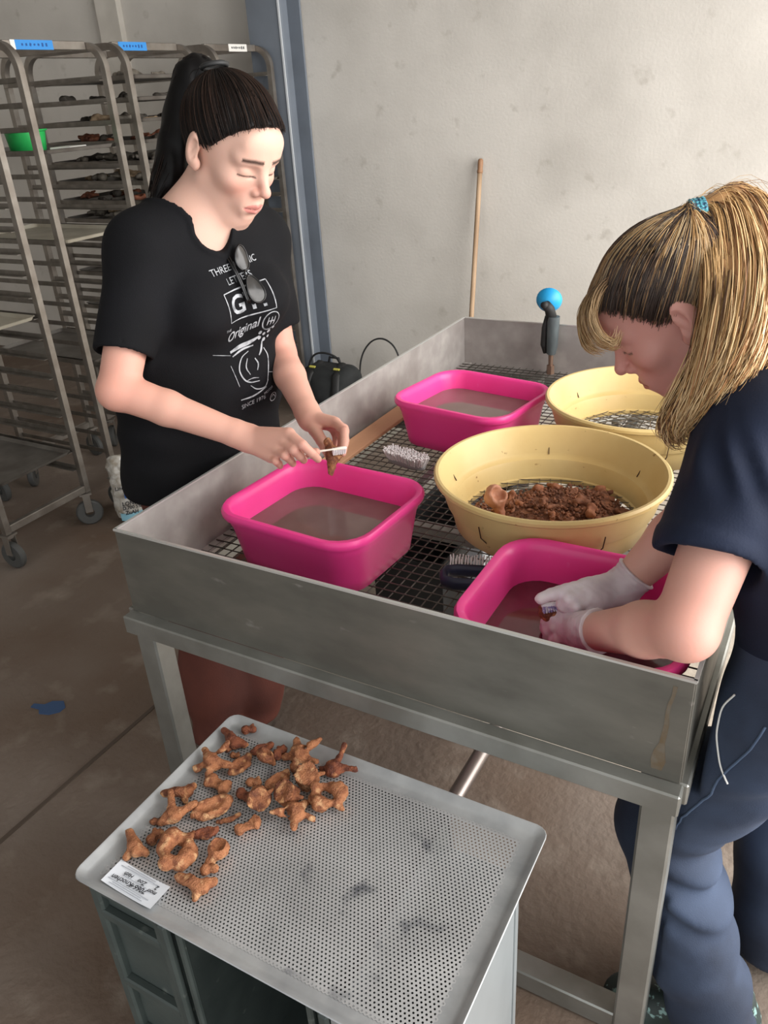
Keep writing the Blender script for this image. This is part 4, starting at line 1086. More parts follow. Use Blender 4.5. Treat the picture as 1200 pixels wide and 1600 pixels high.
# ================================================================== the standing woman in the black T-shirt
f1, l1 = A(.96, -.28, 0), A(.28, .96, 0)
H1 = (.022, .492, 1.512); S1 = 1.07
M1 = np.array([[.16, .866, .474], [.985, -.169, -.024], [-.059, -.471, .88]])
shR1, shL1 = (-.118, .332, 1.335), (-.040, .618, 1.306)
elR1, elL1 = (-.092, .165, 1.085), (-.005, .606, 1.045)
wrR1, wrL1 = J['wrR'], J['wrL']
NB1 = (-.070, .470, 1.370)
def torso1(p):
    d = ecap(p, A(-.152, .440, .80), A(-.116, .450, 1.06), .200, .186, f1, .62)
    d = smin(d, ecap(p, A(-.116, .450, 1.06), A(-.085, .466, 1.24), .186, .168, f1, .64), .05)
    d = smin(d, ecap(p, A(-.085, .470, 1.24), A(-.078, .485, 1.31), .172, .125, f1, .60), .05)
    for sx in (-1, 1):
        d = smin(d, ell(p, A(-.085, .470, 1.20) + f1 * .085 + l1 * (sx * .075), A(.065, .065, .06)), .05)
    d = smin(d, cap(p, A(*shR1), A(*shL1), .056), .05)
    d = smin(d, cap(p, A(*NB1), A(*shR1), .060, .050), .05)
    d = smin(d, cap(p, A(*NB1), A(*shL1), .060, .050), .05)
    return d
def neck1(p):
    hb = A(*H1) + np.asarray(M1, f32) @ A(0, -.030, -.055) * S1
    return cap(p, hb, A(*NB1), .052, .058)
def sleeve(p, sh, el, frac, r0, r1):
    sh, el = A(*sh), A(*el); e = sh + (el - sh) * frac
    ax = (e - sh) / np.linalg.norm(e - sh)
    d = cap(p, sh, e + ax * .05, r0, r1)
    return smax(d, (p - e) @ ax, .006), d, (p - e) @ ax, ax
def shirt1(p):
    t_ = torso1(p); d = t_ - .010
    cut = []
    for (sh, el) in ((shR1, elR1), (shL1, elL1)):
        sd, tube_d, pl, ax = sleeve(p, sh, el, .76, .066, .062)
        d = smin(d, sd, .035)
        cut.append(np.maximum(tube_d + .009, -pl - .016))
    # cloth folds
    fold = .0065 * np.sin((p @ l1) * 34 + 2.5 * np.sin(p[:, 2] * 6) + 1.5 * wob(p, 5)) * np.clip((1.22 - p[:, 2]) / .25, 0, 1) + .0035 * wob(p, 16, 2) * np.clip((1.36 - p[:, 2]) / .06, 0, 1)
    fold = fold + .004 * np.sin(p[:, 2] * 60 + (p @ l1) * 30) * np.exp(-((p[:, 2] - .93) / .06) ** 2)
    d = d + fold
    for c in cut: d = smax(d, -c, .003)
    # neckline: open round the neck, running down to a shallow V in front
    nk = smin(cap(p, A(-.078, .466, 1.435), A(-.005, .425, 1.362), .100, .042), cap(p, A(-.005, .425, 1.362), A(.024, .430, 1.318), .040, .006), .012)
    nk = smin(nk, cap(p, A(-.09, .475, 1.50), A(-.088, .47, 1.405), .098, .090), .02)
    d = smax(d, -nk, .003)
    d = smin(d, smax(smax(nk - .011, -nk, .002), t_ - .0145, .003), .002)
    d = smax(d, .765 + .01 * wob(p, 9) - p[:, 2], .01)
    return d
def body1_head(p):
    d = smin(head_sdf(p, H1, M1, S1), neck1(p), .025)
    t = torso1(p) + .004
    return smin(d, t, .045)
V1, F1 = mesh_sdf(body1_head, (-.33, .22, 1.19), (.20, .78, 1.67), .0026)
C1 = face_colors(V1, H1, M1, S1, (214, 172, 154), lin(46, 32, 27), lin(196, 122, 114))
parts = [(V1, F1)]; cols = [C1]
for (sh, el, wr, suf) in ((shR1, elR1, wrR1, 'R'), (shL1, elL1, wrL1, 'L')):
    fa = lambda p: smin(arm_sdf(p, sh, el, wr), hand_sdf(p, J, '', suf, wr, el), .014)
    lo, hi = bounds([sh, el, wr] + [J[f + suf + str(i)] for f in 'imrpt' for i in range(4)], .065)
    v, f = mesh_sdf(fa, lo, hi, .0026)
    c = np.tile(lin(210, 160, 142), (len(v), 1))
    # rosier elbows, knuckles and fingertips, pale nails
    w = np.exp(-(((v - A(*el)) ** 2).sum(1)) / .07 ** 2)[:, None] * .4
    c = c * (1 - w) + lin(204, 128, 112) * w
    for fg in 'imrpt':
        for i in (1, 3):
            w = np.exp(-(((v - A(*J[fg + suf + str(i)])) ** 2).sum(1)) / .012 ** 2)[:, None] * .35
            c = c * (1 - w) + lin(214, 138, 126) * w
    parts.append((v, f)); cols.append(c)
V, F = join(parts)
person1 = npmesh("person", V, F, M_skin1, None, True, np.concatenate(cols))
tag(person1, "woman with dark ponytail in black printed T-shirt brushing a bone, standing at left", "person")
# --- T-shirt
M_tee = mat("black_cotton", rgb(20, 20, 23), .85, col2=rgb(15, 15, 17), nscale=5, bump=.12, bscale=420, spec=.2)
v, f = mesh_sdf(shirt1, (-.36, .10, .75), (.17, .80, 1.46), .0042)
v = relax(v, f, 4)
tee = npmesh("t_shirt", v, f, M_tee, person1)
bvh = BVHTree.FromPolygons([tuple(map(float, q)) for q in v], [tuple(map(int, q)) for q in f])
# --- printed lettering and drawing, laid on the shirt surface
M_print = mat("shirt_print", rgb(172, 174, 178), .8, col2=rgb(100, 102, 106), nscale=60, namt=(.45, .7))
PC = Vector((-.02, .462, 0)); LX = Vector(tuple(map(float, l1))); FX = Vector(tuple(map(float, f1)))
def on_shirt(x, z, lift=.0016):
    o = PC + LX * x + FX * .5; o.z = z
    h = bvh.ray_cast(o, -FX)
    return (h[0] + FX * lift) if h[0] is not None else (o - FX * .5)
def stick_mesh(me, x0, z0, rot, name, m=M_print):
    cr, sr = math.cos(rot), math.sin(rot)
    for vv in me.vertices:
        x, y = vv.co.x, vv.co.y
        vv.co = on_shirt(x0 + x * cr - y * sr, z0 + x * sr + y * cr)
    me.update()
    o = bpy.data.objects.new(name, me); COL.objects.link(o); me.materials.clear(); me.materials.append(m); o.parent = tee
    return o
def print_text(body, size, x, z, rot=.16, shear=0., bold=.0, sx=1.):
    q = text_mesh(body, size, M_print, "shirt_lettering", shear=shear, bold=bold)
    me = q.data; bpy.data.objects.remove(q)
    if sx != 1:
        for vv in me.vertices: vv.co.x *= sx
    return stick_mesh(me, x, z, rot, "shirt_lettering")
def print_line(pts, w, name="shirt_drawing"):
    P = spline([(x, z, 0) for x, z in pts], max(2, 6 * len(pts))) if len(pts) > 2 else np.linspace((*pts[0], 0), (*pts[1], 0), 8)
    b = MB(); n = len(P)
    for i in range(n):
        t = P[min(i + 1, n - 1)] - P[max(i - 1, 0)]; t = t / max(np.linalg.norm(t), 1e-9)
        ww = w * (.45 + .55 * math.sin(math.pi * min(max(i / (n - 1), .08), .92)))
        b.v.append(tuple(on_shirt(P[i][0] - t[1] * ww / 2, P[i][1] + t[0] * ww / 2))); b.v.append(tuple(on_shirt(P[i][0] + t[1] * ww / 2, P[i][1] - t[0] * ww / 2)))
    for i in range(n - 1): b.f.append((2 * i, 2 * i + 1, 2 * i + 3, 2 * i + 2))
    return b.build(name, M_print, tee)
RT = .10
print_text("THREE  ICONIC", .0195, -.005, 1.287, RT, sx=.95)
print_text("LETTERS", .0195, -.004, 1.262, RT, sx=.95)
cr, sr = math.cos(RT), math.sin(RT)
bxp = [(-.058, -.031), (.058, -.031), (.058, .031), (-.058, .031)]
for i in range(4):
    (xa, ya), (xb_, yb) = bxp[i], bxp[(i + 1) % 4]
    print_line([(xa * cr - ya * sr, 1.214 + xa * sr + ya * cr), (xb_ * cr - yb * sr, 1.214 + xb_ * sr + yb * cr)], .0030, "shirt_frame")
print_text("GTI", .056, -.004, 1.212, RT, bold=.0012, sx=1.0)
print_text("THE", .009, -.058, 1.160, RT)
print_text("Original", .030, -.018, 1.150, .30, shear=.45, bold=.0004, sx=.86)
for rr_ in (.0205,): print_line([(.052 + rr_ * math.cos(a), 1.160 + rr_ * 1.05 * math.sin(a)) for a in np.linspace(0, 6.5, 15)], .0028)
for dx in (-.008, 0, .008): print_line([(.052 + dx, 1.150), (.052 + dx, 1.170)], .0032)
print_line([(.043, 1.160), (.061, 1.160)], .0030)
rnd = random.Random(4)
for (dx, dz, r) in ((.034, 1.134, .0045), (.046, 1.128, .004), (.058, 1.132, .0045), (.068, 1.140, .0035), (.036, 1.120, .0045), (.050, 1.113, .005), (.062, 1.118, .0035)):
    b = MB(); ring = [tuple(on_shirt(dx + r * math.cos(a), dz + r * math.sin(a))) for a in np.linspace(0, 2 * math.pi, 11)[:-1]]
    b.v = ring; b.f = [tuple(range(10))]; b.build("shirt_drawing", M_print, tee)
for pts, w in (([(-.045, 1.105), (-.02, 1.112), (.01, 1.116), (.035, 1.124)], .010), ([(-.040, 1.094), (-.012, 1.104), (.02, 1.106)], .005), ([(.046, 1.11), (.044, 1.09), (.036, 1.078)], .006),
               ([(.005, 1.096), (-.016, 1.085), (-.026, 1.06), (-.016, 1.035), (.002, 1.022), (.03, 1.018)], .0035), ([(.052, 1.092), (.064, 1.07), (.062, 1.04), (.056, 1.01)], .0032), ([(.0, 1.08), (-.006, 1.06), (.004, 1.04)], .003),
               ([(-.048, 1.075), (-.040, 1.05), (-.030, 1.02)], .002), ([(.002, 1.014), (.02, 1.0), (.045, .998), (.058, 1.012)], .003), ([(-.026, .985), (.01, .985), (.05, .997)], .0045), ([(-.09, 1.11), (-.045, 1.098)], .0014), ([(.062, 1.03), (.09, 1.02)], .0014),
               ([(.022, 1.075), (.03, 1.06), (.026, 1.045)], .004), ([(-.01, 1.028), (.01, 1.03), (.028, 1.026)], .002)):
    print_line(pts, w)
print_text("SINCE 1976", .016, .012, .968, .10, sx=.9); print_text("MOTOR", .009, .058, .985, .3)
print_line([(.075 + .011 * math.cos(a), .962 + .011 * math.sin(a)) for a in np.linspace(0, 6.4, 13)], .002); print_line([(.068, .962), (.075, .968), (.082, .960)], .002)
# --- trousers and shoes
M_rust_cloth = mat("rust_trousers", rgb(98, 50, 38), .85, col2=rgb(76, 38, 30), nscale=5, bump=.1, bscale=300)
hips = A(-.150, .425, .84)
def trousers1(p):
    d = ecap(p, hips, hips + A(0, 0, .06), .165, .155, f1, .68)
    for sx, kn, an in ((-1, A(-.140, .315, .46), A(-.120, .275, .06)), (1, A(-.105, .460, .46), A(-.070, .395, .06))):
        hj = hips + l1 * (sx * .085)
        d = smin(d, cap(p, hj, kn, .092, .074), .04)
        d = smin(d, cap(p, kn, an, .074, .076), .04)
    d = d + .010 * np.sin(p[:, 2] * 26 + 3 * wob(p, 7)) * np.clip((.6 - p[:, 2]) / .3, 0, 1) + .004 * wob(p, 14, 5)
    return smax(d, .045 - p[:, 2], .008)
v, f = mesh_sdf(trousers1, (-.36, .16, .03), (.04, .66, .96), .0075)
npmesh("trousers", v, f, M_rust_cloth, person1)
M_shoe = mat("dark_shoe", rgb(40, 34, 32), .6)
def shoe(c, fd, name, parent, m, L_=.25):
    fd = A(*fd); c = A(*c); sd = A(-fd[1], fd[0], 0)
    def fs(p):
        q = p - c
        d = cap(q, fd * -.06 + A(0, 0, .045), fd * .10 + A(0, 0, .030), .043, .036)
        d = smin(d, cap(q, fd * -.055 + A(0, 0, .05), fd * -.05 + A(0, 0, .10), .042, .040), .03)
        d = smin(d, ell(q, fd * .125 + A(0, 0, .022), A(.05, .05, .026)), .03)
        return smax(d, -q[:, 2] + .001, .003)
    v, f = mesh_sdf(fs, (c[0] - .24, c[1] - .24, -.01), (c[0] + .24, c[1] + .24, .17), .006)
    return npmesh(name, v, f, m, parent)
shoe((-.122, .275, 0), (.7, -.71, 0), "shoe", person1, M_shoe); shoe((-.082, .380, 0), (.55, -.83, 0), "shoe", person1, M_shoe)
# --- hair
M_hair1 = mat("black_hair", rgb(16, 13, 12), .5, attr="Col", spec=.22)
M1f = np.asarray(M1, f32)
def loc1(pts): return np.asarray(H1, f32) + (np.asarray(pts, f32) * S1) @ M1f.T
CR_C, CR_R = A(0, -.012, .034), A(.0745, .100, .090)
def hairline(q):
    """>0 where hair grows (head-local coordinates)"""
    x = np.abs(q[:, 0]); y = q[:, 1]; z = q[:, 2]
    h = np.interp(y, [-.11, -.08, -.03, 0, .02, .045, .065, .080, .10], [-.085, -.07, -.02, .008, .012, .046, .068, .078, .092])
    return z - h + .10 * np.maximum(x - .03, 0) * (y > .05)
def cap_hair(H, M, S, off, extra=None):
    def fh(p):
        q = ((p - A(*H)) @ np.asarray(M, f32)) / f32(S)
        d = ell(q, CR_C, CR_R + off)
        d = smin(d, ell(q, A(0, .070, .056), A(.046, .020 + off, .034)), .03)
        d = smax(d, -hairline(q) + .003, .010)
        return d * S
    return fh
tie1 = A(0, -.082, .106)
def f_hair1(p):
    d = cap_hair(H1, M1, S1, .0075)(p)
    q = ((p - A(*H1)) @ M1f) / f32(S1)
    T1 = spline(TAIL1, 9)
    rad = (.022, .030, .038, .043, .045, .043, .037, .027, .012)
    e = chain(p, [A(*t) for t in T1], rad, .02)
    return smin(d, e, .012) + .0016 * np.sin(q[:, 0] * 260 + 40 * q[:, 1]) * .6
lo, hi = bounds(list(loc1([(-.1, -.14, -.09), (.1, .12, .15), (-.1, .12, .15), (.1, -.14, -.09), (.1, -.14, .15)])) + list(TAIL1), .05)
v, f = mesh_sdf(f_hair1, lo, hi, .0034)
hb = npmesh("hair", v, f, M_hair1, person1, True, np.tile(lin(11, 9, 9), (len(v), 1)))
rng = np.random.default_rng(3)
def skull(q, off):
    d = ell(q, CR_C, CR_R + off)
    return smin(d, ell(q, A(0, .070, .056), A(.046, .020 + off, .034)), .03)
def snap(P, off, lift):
    q = P.reshape(-1, 3).astype(f32)
    for _ in range(2):
        d = skull(q, off); e = 1e-3
        g = np.stack([skull(q + A(*(e if j == i else 0 for j in range(3))), off) - d for i in range(3)], 1); g /= np.maximum(np.linalg.norm(g, axis=1, keepdims=True), 1e-9)
        q = q - g * (d - lift)[:, None]
    return q.reshape(P.shape)
def flow(n, tie, off, H, M, S, k=14, seed=1, wave=.0010, end=None):
    """strands combed from the hairline over the skull to the tie"""
    r = np.random.default_rng(seed); out = []
    z0 = (tie - CR_C) / (CR_R); z0 = z0 / np.linalg.norm(z0)
    e1 = np.cross(z0, A(1, 0, 0)); e1 /= np.linalg.norm(e1); e2 = np.cross(z0, e1)
    th = np.linspace(-math.pi, math.pi, 721)[:-1]
    ang = np.linspace(.10, 2.6, 90)
    dirs = e1 * np.cos(th)[:, None] + e2 * np.sin(th)[:, None]
    rays = z0 * np.cos(ang)[None, :, None] + dirs[:, None] * np.sin(ang)[None, :, None]
    rays = snap(CR_C + rays * (CR_R + off), .0075, 0.)
    grow = hairline(rays.reshape(-1, 3)).reshape(rays.shape[:2])
    while len(out) < n:
        t_ = r.integers(0, len(th))
        ok = grow[t_] > r.uniform(-.006, .004)
        stop = np.argmax(~ok) if (~ok).any() else len(ok)
        if stop < 12: continue
        pts = rays[t_, :stop]
        a0 = r.uniform(0, .35) if r.random() < .4 else 0
        idx = np.linspace((len(pts) - 1) * (1 - a0), 0, k)
        q = np.stack([np.interp(idx, np.arange(len(pts)), pts[:, c]) for c in range(3)], 1)
        q += r.normal(0, .0012, 3) + np.sin(np.linspace(0, 5, k) + r.uniform(0, 6))[:, None] * r.normal(0, wave, 3)
        out.append(q)
    P = np.array(out, f32)
    P = snap(P, .0075, r.uniform(.0002, .0016 + wave, (n, 1)).repeat(k, 1).reshape(-1).astype(f32))
    if end is not None:
        w = np.linspace(0, 1, k)[None, :, None] ** 6
        P = P * (1 - w) + (A(*end) + r.normal(0, .004, (n, 1, 3))) * w
    return np.asarray(H, f32) + (P * S) @ np.asarray(M, f32).T
P = flow(1300, tie1, .0088, H1, M1, S1, seed=2)
base = lin(17, 13, 12); br_ = lin(58, 42, 34)
tt = rng.random(len(P))[:, None] ** 3
strands("hair_strands", P, rng.uniform(.0005, .0010, len(P)), base * (1 - tt) + br_ * tt, M_hair1, hb)
TC = spline(TAIL1, 16); out = []
for i in range(420):
    o = rng.normal(0, 1, 3); o /= np.linalg.norm(o); rad = np.interp(np.linspace(0, 1, 16), [0, .12, .35, .6, .85, 1], [.022, .032, .043, .045, .037, .022]) * rng.uniform(.85, 1.04)
    ln = rng.uniform(.7, 1.12)
    c = spline(TAIL1, 16) if ln > 1 else TC[np.clip((np.arange(16) * ln).astype(int), 0, 15)]
    c = np.stack([np.interp(np.linspace(0, min(ln, 1), 16), np.linspace(0, 1, 16), TC[:, a]) for a in range(3)], 1)
    out.append(c + o * rad[:, None] + np.sin(np.linspace(0, 4, 16) + rng.uniform(0, 6))[:, None] * rng.normal(0, .002, 3))
tt = rng.random(len(out))[:, None] ** 3 * .6
strands("hair_strands", np.array(out), rng.uniform(.0008, .0016, len(out)), base * (1 - tt) + br_ * tt, M_hair1, hb)
tq = loc1([tie1 * 1.03 + A(0, -.004, .004)])[0]; ax_ = M1f @ A(0, -.62, .78)
# hair tie
u_ = np.cross(ax_, A(0, 0, 1)); u_ /= np.linalg.norm(u_); w_ = np.cross(ax_, u_)
MB().tube([tuple(tq + (u_ * math.cos(a) + w_ * math.sin(a)) * .0255) for a in np.linspace(0, 2 * math.pi, 21)[:-1]], .005, 6, closed=True).build("hair_tie", M_dark, person1, smooth=True)

# --- things she holds or wears
M_ivory = mat("ivory_plastic", rgb(236, 226, 212), .35, sss=.05)
def toothbrush(pts, label, tip_dir, m_h, m_b, n=7):
    pts = [Vector(p) for p in pts]
    t = thing("toothbrush", tuple(pts[0]), label, "toothbrush")
    P = [Vector(p) for p in spline(pts, 14)]
    o = MB().tube(P, [.0042, .0044, .0046, .0046, .0044, .0038, .0032, .0028, .0028, .0030, .0042, .0050, .0050, .0035], 8, squash=(1, .7)).build("handle", m_h, smooth=True); keep_world(o, t)
    d = (P[-1] - P[-4]).normalized(); up = Vector(tip_dir).normalized(); up = (up - d * up.dot(d)).normalized(); sd = d.cross(up)
    b = MB()
    for i in range(n):
        for k in (-1, 0, 1):
            c = P[-1] - d * (.003 + .0042 * i) + sd * (.0033 * k)
            b.tube([c, c + up * .013], .0016, 5)
    o = b.build("bristle_head", m_b); keep_world(o, t); tag(o, kind='stuff')
    return t
toothbrush([J['b1a'], J['b1b'], J['b1c'], J['b1d']], "ivory toothbrush in the standing woman's right hand", (-.2, .2, -.95), M_ivory, M_bristle)
# the bone being brushed: lofted along its own axis
b1, b2, b3 = A(*J['bn1a']), A(*J['bn1b']), A(*J['bn1c'])
fb = lambda p: smin(smin(cap(p, b1, b2, .0085, .0125), cap(p, b2, b3, .0125, .0065), .01), ell(p, b2 + A(.004, .004, .004), A(.017, .014, .015)), .008) + .0014 * wob(p, 220) + .001 * wob(p, 420, 3)
lo, hi = bounds([b1, b2, b3], .03); v, f = mesh_sdf(fb, lo, hi, .0016)
o = npmesh("held_bone", v, f, M_bone); tag(o, "reddish brown bone held in the standing woman's left hand", "bone")
# sunglasses hooked in the neckline
M_glass = mat("dark_lens", rgb(34, 32, 31), .22, spec=.5, col2=rgb(60, 57, 54), nscale=20); M_fr = mat("black_frame", rgb(12, 12, 13), .25)
gl = thing("sunglasses", tuple(on_shirt(.0, 1.34)), "black sunglasses hooked folded into the T-shirt's neckline", "sunglasses")
def sg_pt(x, z, off=.010): return on_shirt(x, z, off)
for (cx, cz, rx, rz_) in ((.010, 1.302, .017, .026), (.014, 1.238, .018, .028)):
    ring = [sg_pt(cx + rx * math.cos(a) * (1 - .15 * math.sin(a)), cz + rz_ * math.sin(a), .016) for a in np.linspace(0, 2 * math.pi, 25)[:-1]]
    keep_world(MB().tube(ring, .0022, 6, closed=True).build("rim", M_fr, smooth=True), gl)
    b = MB(); c = sum(ring, Vector()) / len(ring) + FX * .004
    b.v = [tuple(c)] + [tuple(q) for q in ring]; b.f = [(0, 1 + i, 1 + (i + 1) % 24) for i in range(24)]
    keep_world(b.build("lens", M_glass, smooth=True), gl)
keep_world(MB().tube([sg_pt(.006, 1.277, .018), sg_pt(.003, 1.271, .020), sg_pt(.007, 1.264, .018)], .0025, 6).build("bridge", M_fr, smooth=True), gl)
for (x0, x1) in ((-.008, -.004), (-.013, -.008)):
    pts = [sg_pt(x0, 1.328, .004), sg_pt(x0 - .004, 1.29, .010), sg_pt(x1 - .004, 1.25, .011), sg_pt(x1, 1.212, .012)]
    keep_world(MB().tube([tuple(q) for q in spline([tuple(q) for q in pts], 12)], .0026, 6).build("temple", M_fr, smooth=True), gl)
# ================================================================== the woman bending over the right-hand tub
H2 = (.952, .385, 1.268); S2 = 1.07
M2 = np.array([[.2, -.756, -.622], [-.979, -.155, -.13], [0., -.636, .772]])
M2f = np.asarray(M2, f32)
shL2, shR2 = (1.115, .190, 1.150), (1.140, .500, 1.150)
elL2, elR2 = (1.076, .010, .936), (1.045, .300, .975)
wrL2, wrR2 = J['2wrL'], J['2wrR']
NB2 = (1.085, .375, 1.175)
up2 = A(-.16, .09, .32); up2 = up2 / np.linalg.norm(up2)
fw2 = A(-.93, -.12, -.36); fw2 = fw2 - up2 * float(fw2 @ up2); fw2 = fw2 / np.linalg.norm(fw2)
def torso2(p):
    a, b, c = A(1.252, .195, .86), A(1.205, .240, 1.00), A(1.145, .330, 1.12)
    d = ecap(p, a, b, .165, .150, fw2, .72)
    d = smin(d, ecap(p, b, c, .150, .165, fw2, .70), .05)
    d = smin(d, cap(p, A(*shL2), A(*shR2), .060), .06)
    d = smin(d, cap(p, A(*NB2), A(*shL2), .058, .055), .05)
    d = smin(d, cap(p, A(*NB2), A(*shR2), .058, .055), .05)
    return d
def neck2(p):
    hb = A(*H2) + M2f @ A(0, -.030, -.055) * S2
    return cap(p, hb, A(*NB2), .052, .056)
def body2(p):
    return smin(smin(head_sdf(p, H2, M2, S2), neck2(p), .025), torso2(p) + .006, .04)
V2, F2 = mesh_sdf(body2, (.80, .10, 1.02), (1.32, .64, 1.42), .0026)
C2 = face_colors(V2, H2, M2, S2, (206, 150, 138), lin(96, 72, 56), lin(178, 98, 96))
parts = [(V2, F2)]; cols = [C2]
for (sh, el, wr, suf) in ((shL2, elL2, wrL2, 'L'), (shR2, elR2, wrR2, 'R')):
    fa = lambda p: smin(arm_sdf(p, sh, el, wr, (.055, .043, .040, .0280)), hand_sdf(p, J, '2', suf, wr, el, .86) + .0022, .006)
    lo, hi = bounds([sh, el, wr] + [J['2' + f + suf + str(i)] for f in 'imrpt' for i in range(4)], .072)
    v, f = mesh_sdf(fa, lo, hi, .0030)
    c = np.tile(lin(212, 162, 146), (len(v), 1))
    w = np.exp(-(((v - A(*el)) ** 2).sum(1)) / .07 ** 2)[:, None] * .35
    c = c * (1 - w) + lin(206, 130, 116) * w
    parts.append((v, f)); cols.append(c)
V, F = join(parts)
person2 = npmesh("person", V, F, M_skin2, None, True, np.concatenate(cols))
tag(person2, "woman with blonde ponytail in navy shirt and jeans bending over tub at right", "person")
# gloves
M_glove = mat("white_glove", rgb(226, 214, 216), .5, col2=rgb(206, 190, 194), nscale=20, sss=.1, bump=.1, bscale=120)
for (el, wr, suf) in ((elL2, wrL2, 'L'), (elR2, wrR2, 'R')):
    wr_, el_ = A(*wr), A(*el); dn = (wr_ - el_) / np.linalg.norm(wr_ - el_)
    cut0 = wr_ - dn * .030
    def fg(p):
        d = smin(hand_sdf(p, J, '2', suf, wr, el), cap(p, wr_ - dn * .05, wr_, .0300, .0285), .012) - .0016
        t = (p - cut0) @ dn
        # rolled, flaring cuff
        d = d - .0030 * np.exp(-(t / .006) ** 2) - .0018 * np.clip(1 - t / .03, 0, 1) * (1 + np.sin(t * 700)) * .5
        d = d + .0007 * wob(p, 180)
        return smax(d, -t, .003)
    lo, hi = bounds([wr] + [J['2' + f + suf + str(i)] for f in 'imrpt' for i in range(4)], .05)
    v, f = mesh_sdf(fg, lo, hi, .0021)
    npmesh("glove", v, f, M_glove, person2)
# shirt
M_navy = mat("navy_cotton", rgb(29, 37, 57), .8, col2=rgb(21, 26, 41), nscale=6, bump=.1, bscale=300, spec=.3)
def shirt2(p):
    d = torso2(p) - .014
    cut = []
    for (sh, el, fr) in ((shL2, elL2, .66), (shR2, elR2, .60)):
        s_, e_ = A(*sh), A(*el); e = s_ + (e_ - s_) * fr; ax = (e - s_) / np.linalg.norm(e - s_)
        t = (p - s_) @ ax / np.linalg.norm(e - s_)
        td = cap(p, s_, e + ax * .05, .070, .074) - .008 * np.sin(np.clip(t, 0, 1) * math.pi)
        # gathered pleats below the shoulder seam, turned-up cuff at the hem
        ang = np.arctan2((p - s_) @ np.cross(ax, up2), (p - s_) @ fw2)
        td = td + .0065 * np.sin(ang * 9 + 2 * t) * np.exp(-((t - .34) / .24) ** 2) + .004 * wob(p, 17, 3)
        pl = (p - e) @ ax
        td = td - .0045 * (1 / (1 + np.exp(np.clip(-(pl + .028) / .0015, -40, 40))))
        sd = smax(td, pl, .004)
        d = smin(d, sd, .03)
        cut.append(np.maximum(cap(p, s_, e + ax * .06, .062, .064), -pl - .05))
    d = d + .005 * wob(p, 13, 2) + .0035 * np.sin((p @ up2) * 50 + 2 * wob(p, 8))
    for c in cut: d = smax(d, -c, .003)
    # collar opening
    nk = cap(p, A(*NB2) + A(-.015, 0, .02), A(*NB2) + A(-.08, -.02, .05), .066, .075)
    d = smax(d, -nk, .004)
    d = smin(d, np.maximum(np.abs(cap(p, A(*NB2) + A(-.02, 0, .0), A(*NB2) + A(-.045, 0, .03), .070, .066)) - .005, -((p - A(*NB2)) @ A(.55, 0, .83)) - .035) + .0, .008) if True else d
    d = smax(d, (A(1.255, .20, .845) - p) @ up2, .01)
    return d
v, f = mesh_sdf(shirt2, (.95, -.06, .72), (1.50, .66, 1.32), .0050)
v = relax(v, f, 3)
sh2 = npmesh("shirt", v, f, M_navy, person2)
s_, e_ = A(*shL2), A(*elL2)
# jeans
M_denim = mat("blue_denim", rgb(44, 55, 75), .8, col2=rgb(29, 37, 53), nscale=7, namt=(.35, .7), bump=.15, bscale=500, col3=rgb(60, 73, 96), n3scale=4, n3amt=(.5, .75))
hp2 = A(1.265, .205, .86)
knL, anL = A(1.072, .140, .425), A(1.200, .085, .07)
knR, anR = A(1.255, .330, .44), A(1.285, .290, .07)
def jeans(p):
    d = ecap(p, hp2 + A(0, 0, -.03), hp2 + up2 * .10, .175, .158, fw2, .78)
    hL, hR = hp2 + A(-.02, -.090, -.045), hp2 + A(0, .09, -.05)
    e = cap(p, hL, knL, .108, .080); sh_ = cap(p, knL, anL, .080, .080)
    tL = np.sqrt(((p - knL) ** 2).sum(1))
    wr_ = .0085 * np.sin((p @ A(.35, .0, .94)) * 95 + 2.2 * wob(p, 9)) * np.exp(-((p[:, 2] - .36) / .085) ** 2) * np.clip((p[:, 0] - 1.05) / .04, 0, 1)
    leg = smin(e, sh_, .022) + wr_
    leg = leg + .007 * np.sin((p @ A(-.6, .0, .8)) * 60 + 2 * wob(p, 6, 4)) * np.exp(-((p[:, 2] - .14) / .08) ** 2)
    d = smin(d, leg, .035)
    d = smin(d, smin(cap(p, hR, knR, .105, .080), cap(p, knR, anR, .080, .082), .03), .03)
    d = d + .0050 * wob(p, 15, 1) + .0055 * np.sin((p @ A(.5, .3, -.8)) * 70 + 2 * wob(p, 7)) * np.exp(-((p[:, 2] - .68) / .12) ** 2)
    # the cloth gives way where it presses against the basin's side and leg
    d = smax(d, -rbox(p, A(.6, .8, .762), A(.524, .95, .146), .006), .012)
    d = smax(d, -rbox(p, A(1.072, .016, .31), A(.033, .034, .34), .004), .008)
    return smax(d, .045 - p[:, 2], .006)
v, f = mesh_sdf(jeans, (.96, -.04, .03), (1.52, .52, 1.02), .0062)
jn = npmesh("jeans", v, f, M_denim, person2)
bj = BVHTree.FromPolygons([tuple(map(float, q)) for q in v], [tuple(map(int, q)) for q in f])
def on_jeans(q, lift):
    h = bj.find_nearest(Vector(q)); return h[0] + h[1] * lift
pts = [on_jeans(q, .002) for q in spline(PIPING, 24)]
MB().tube(pts, .0016, 5).build("pocket_piping", mat("white_thread", rgb(220, 220, 216), .7), jn, smooth=True)
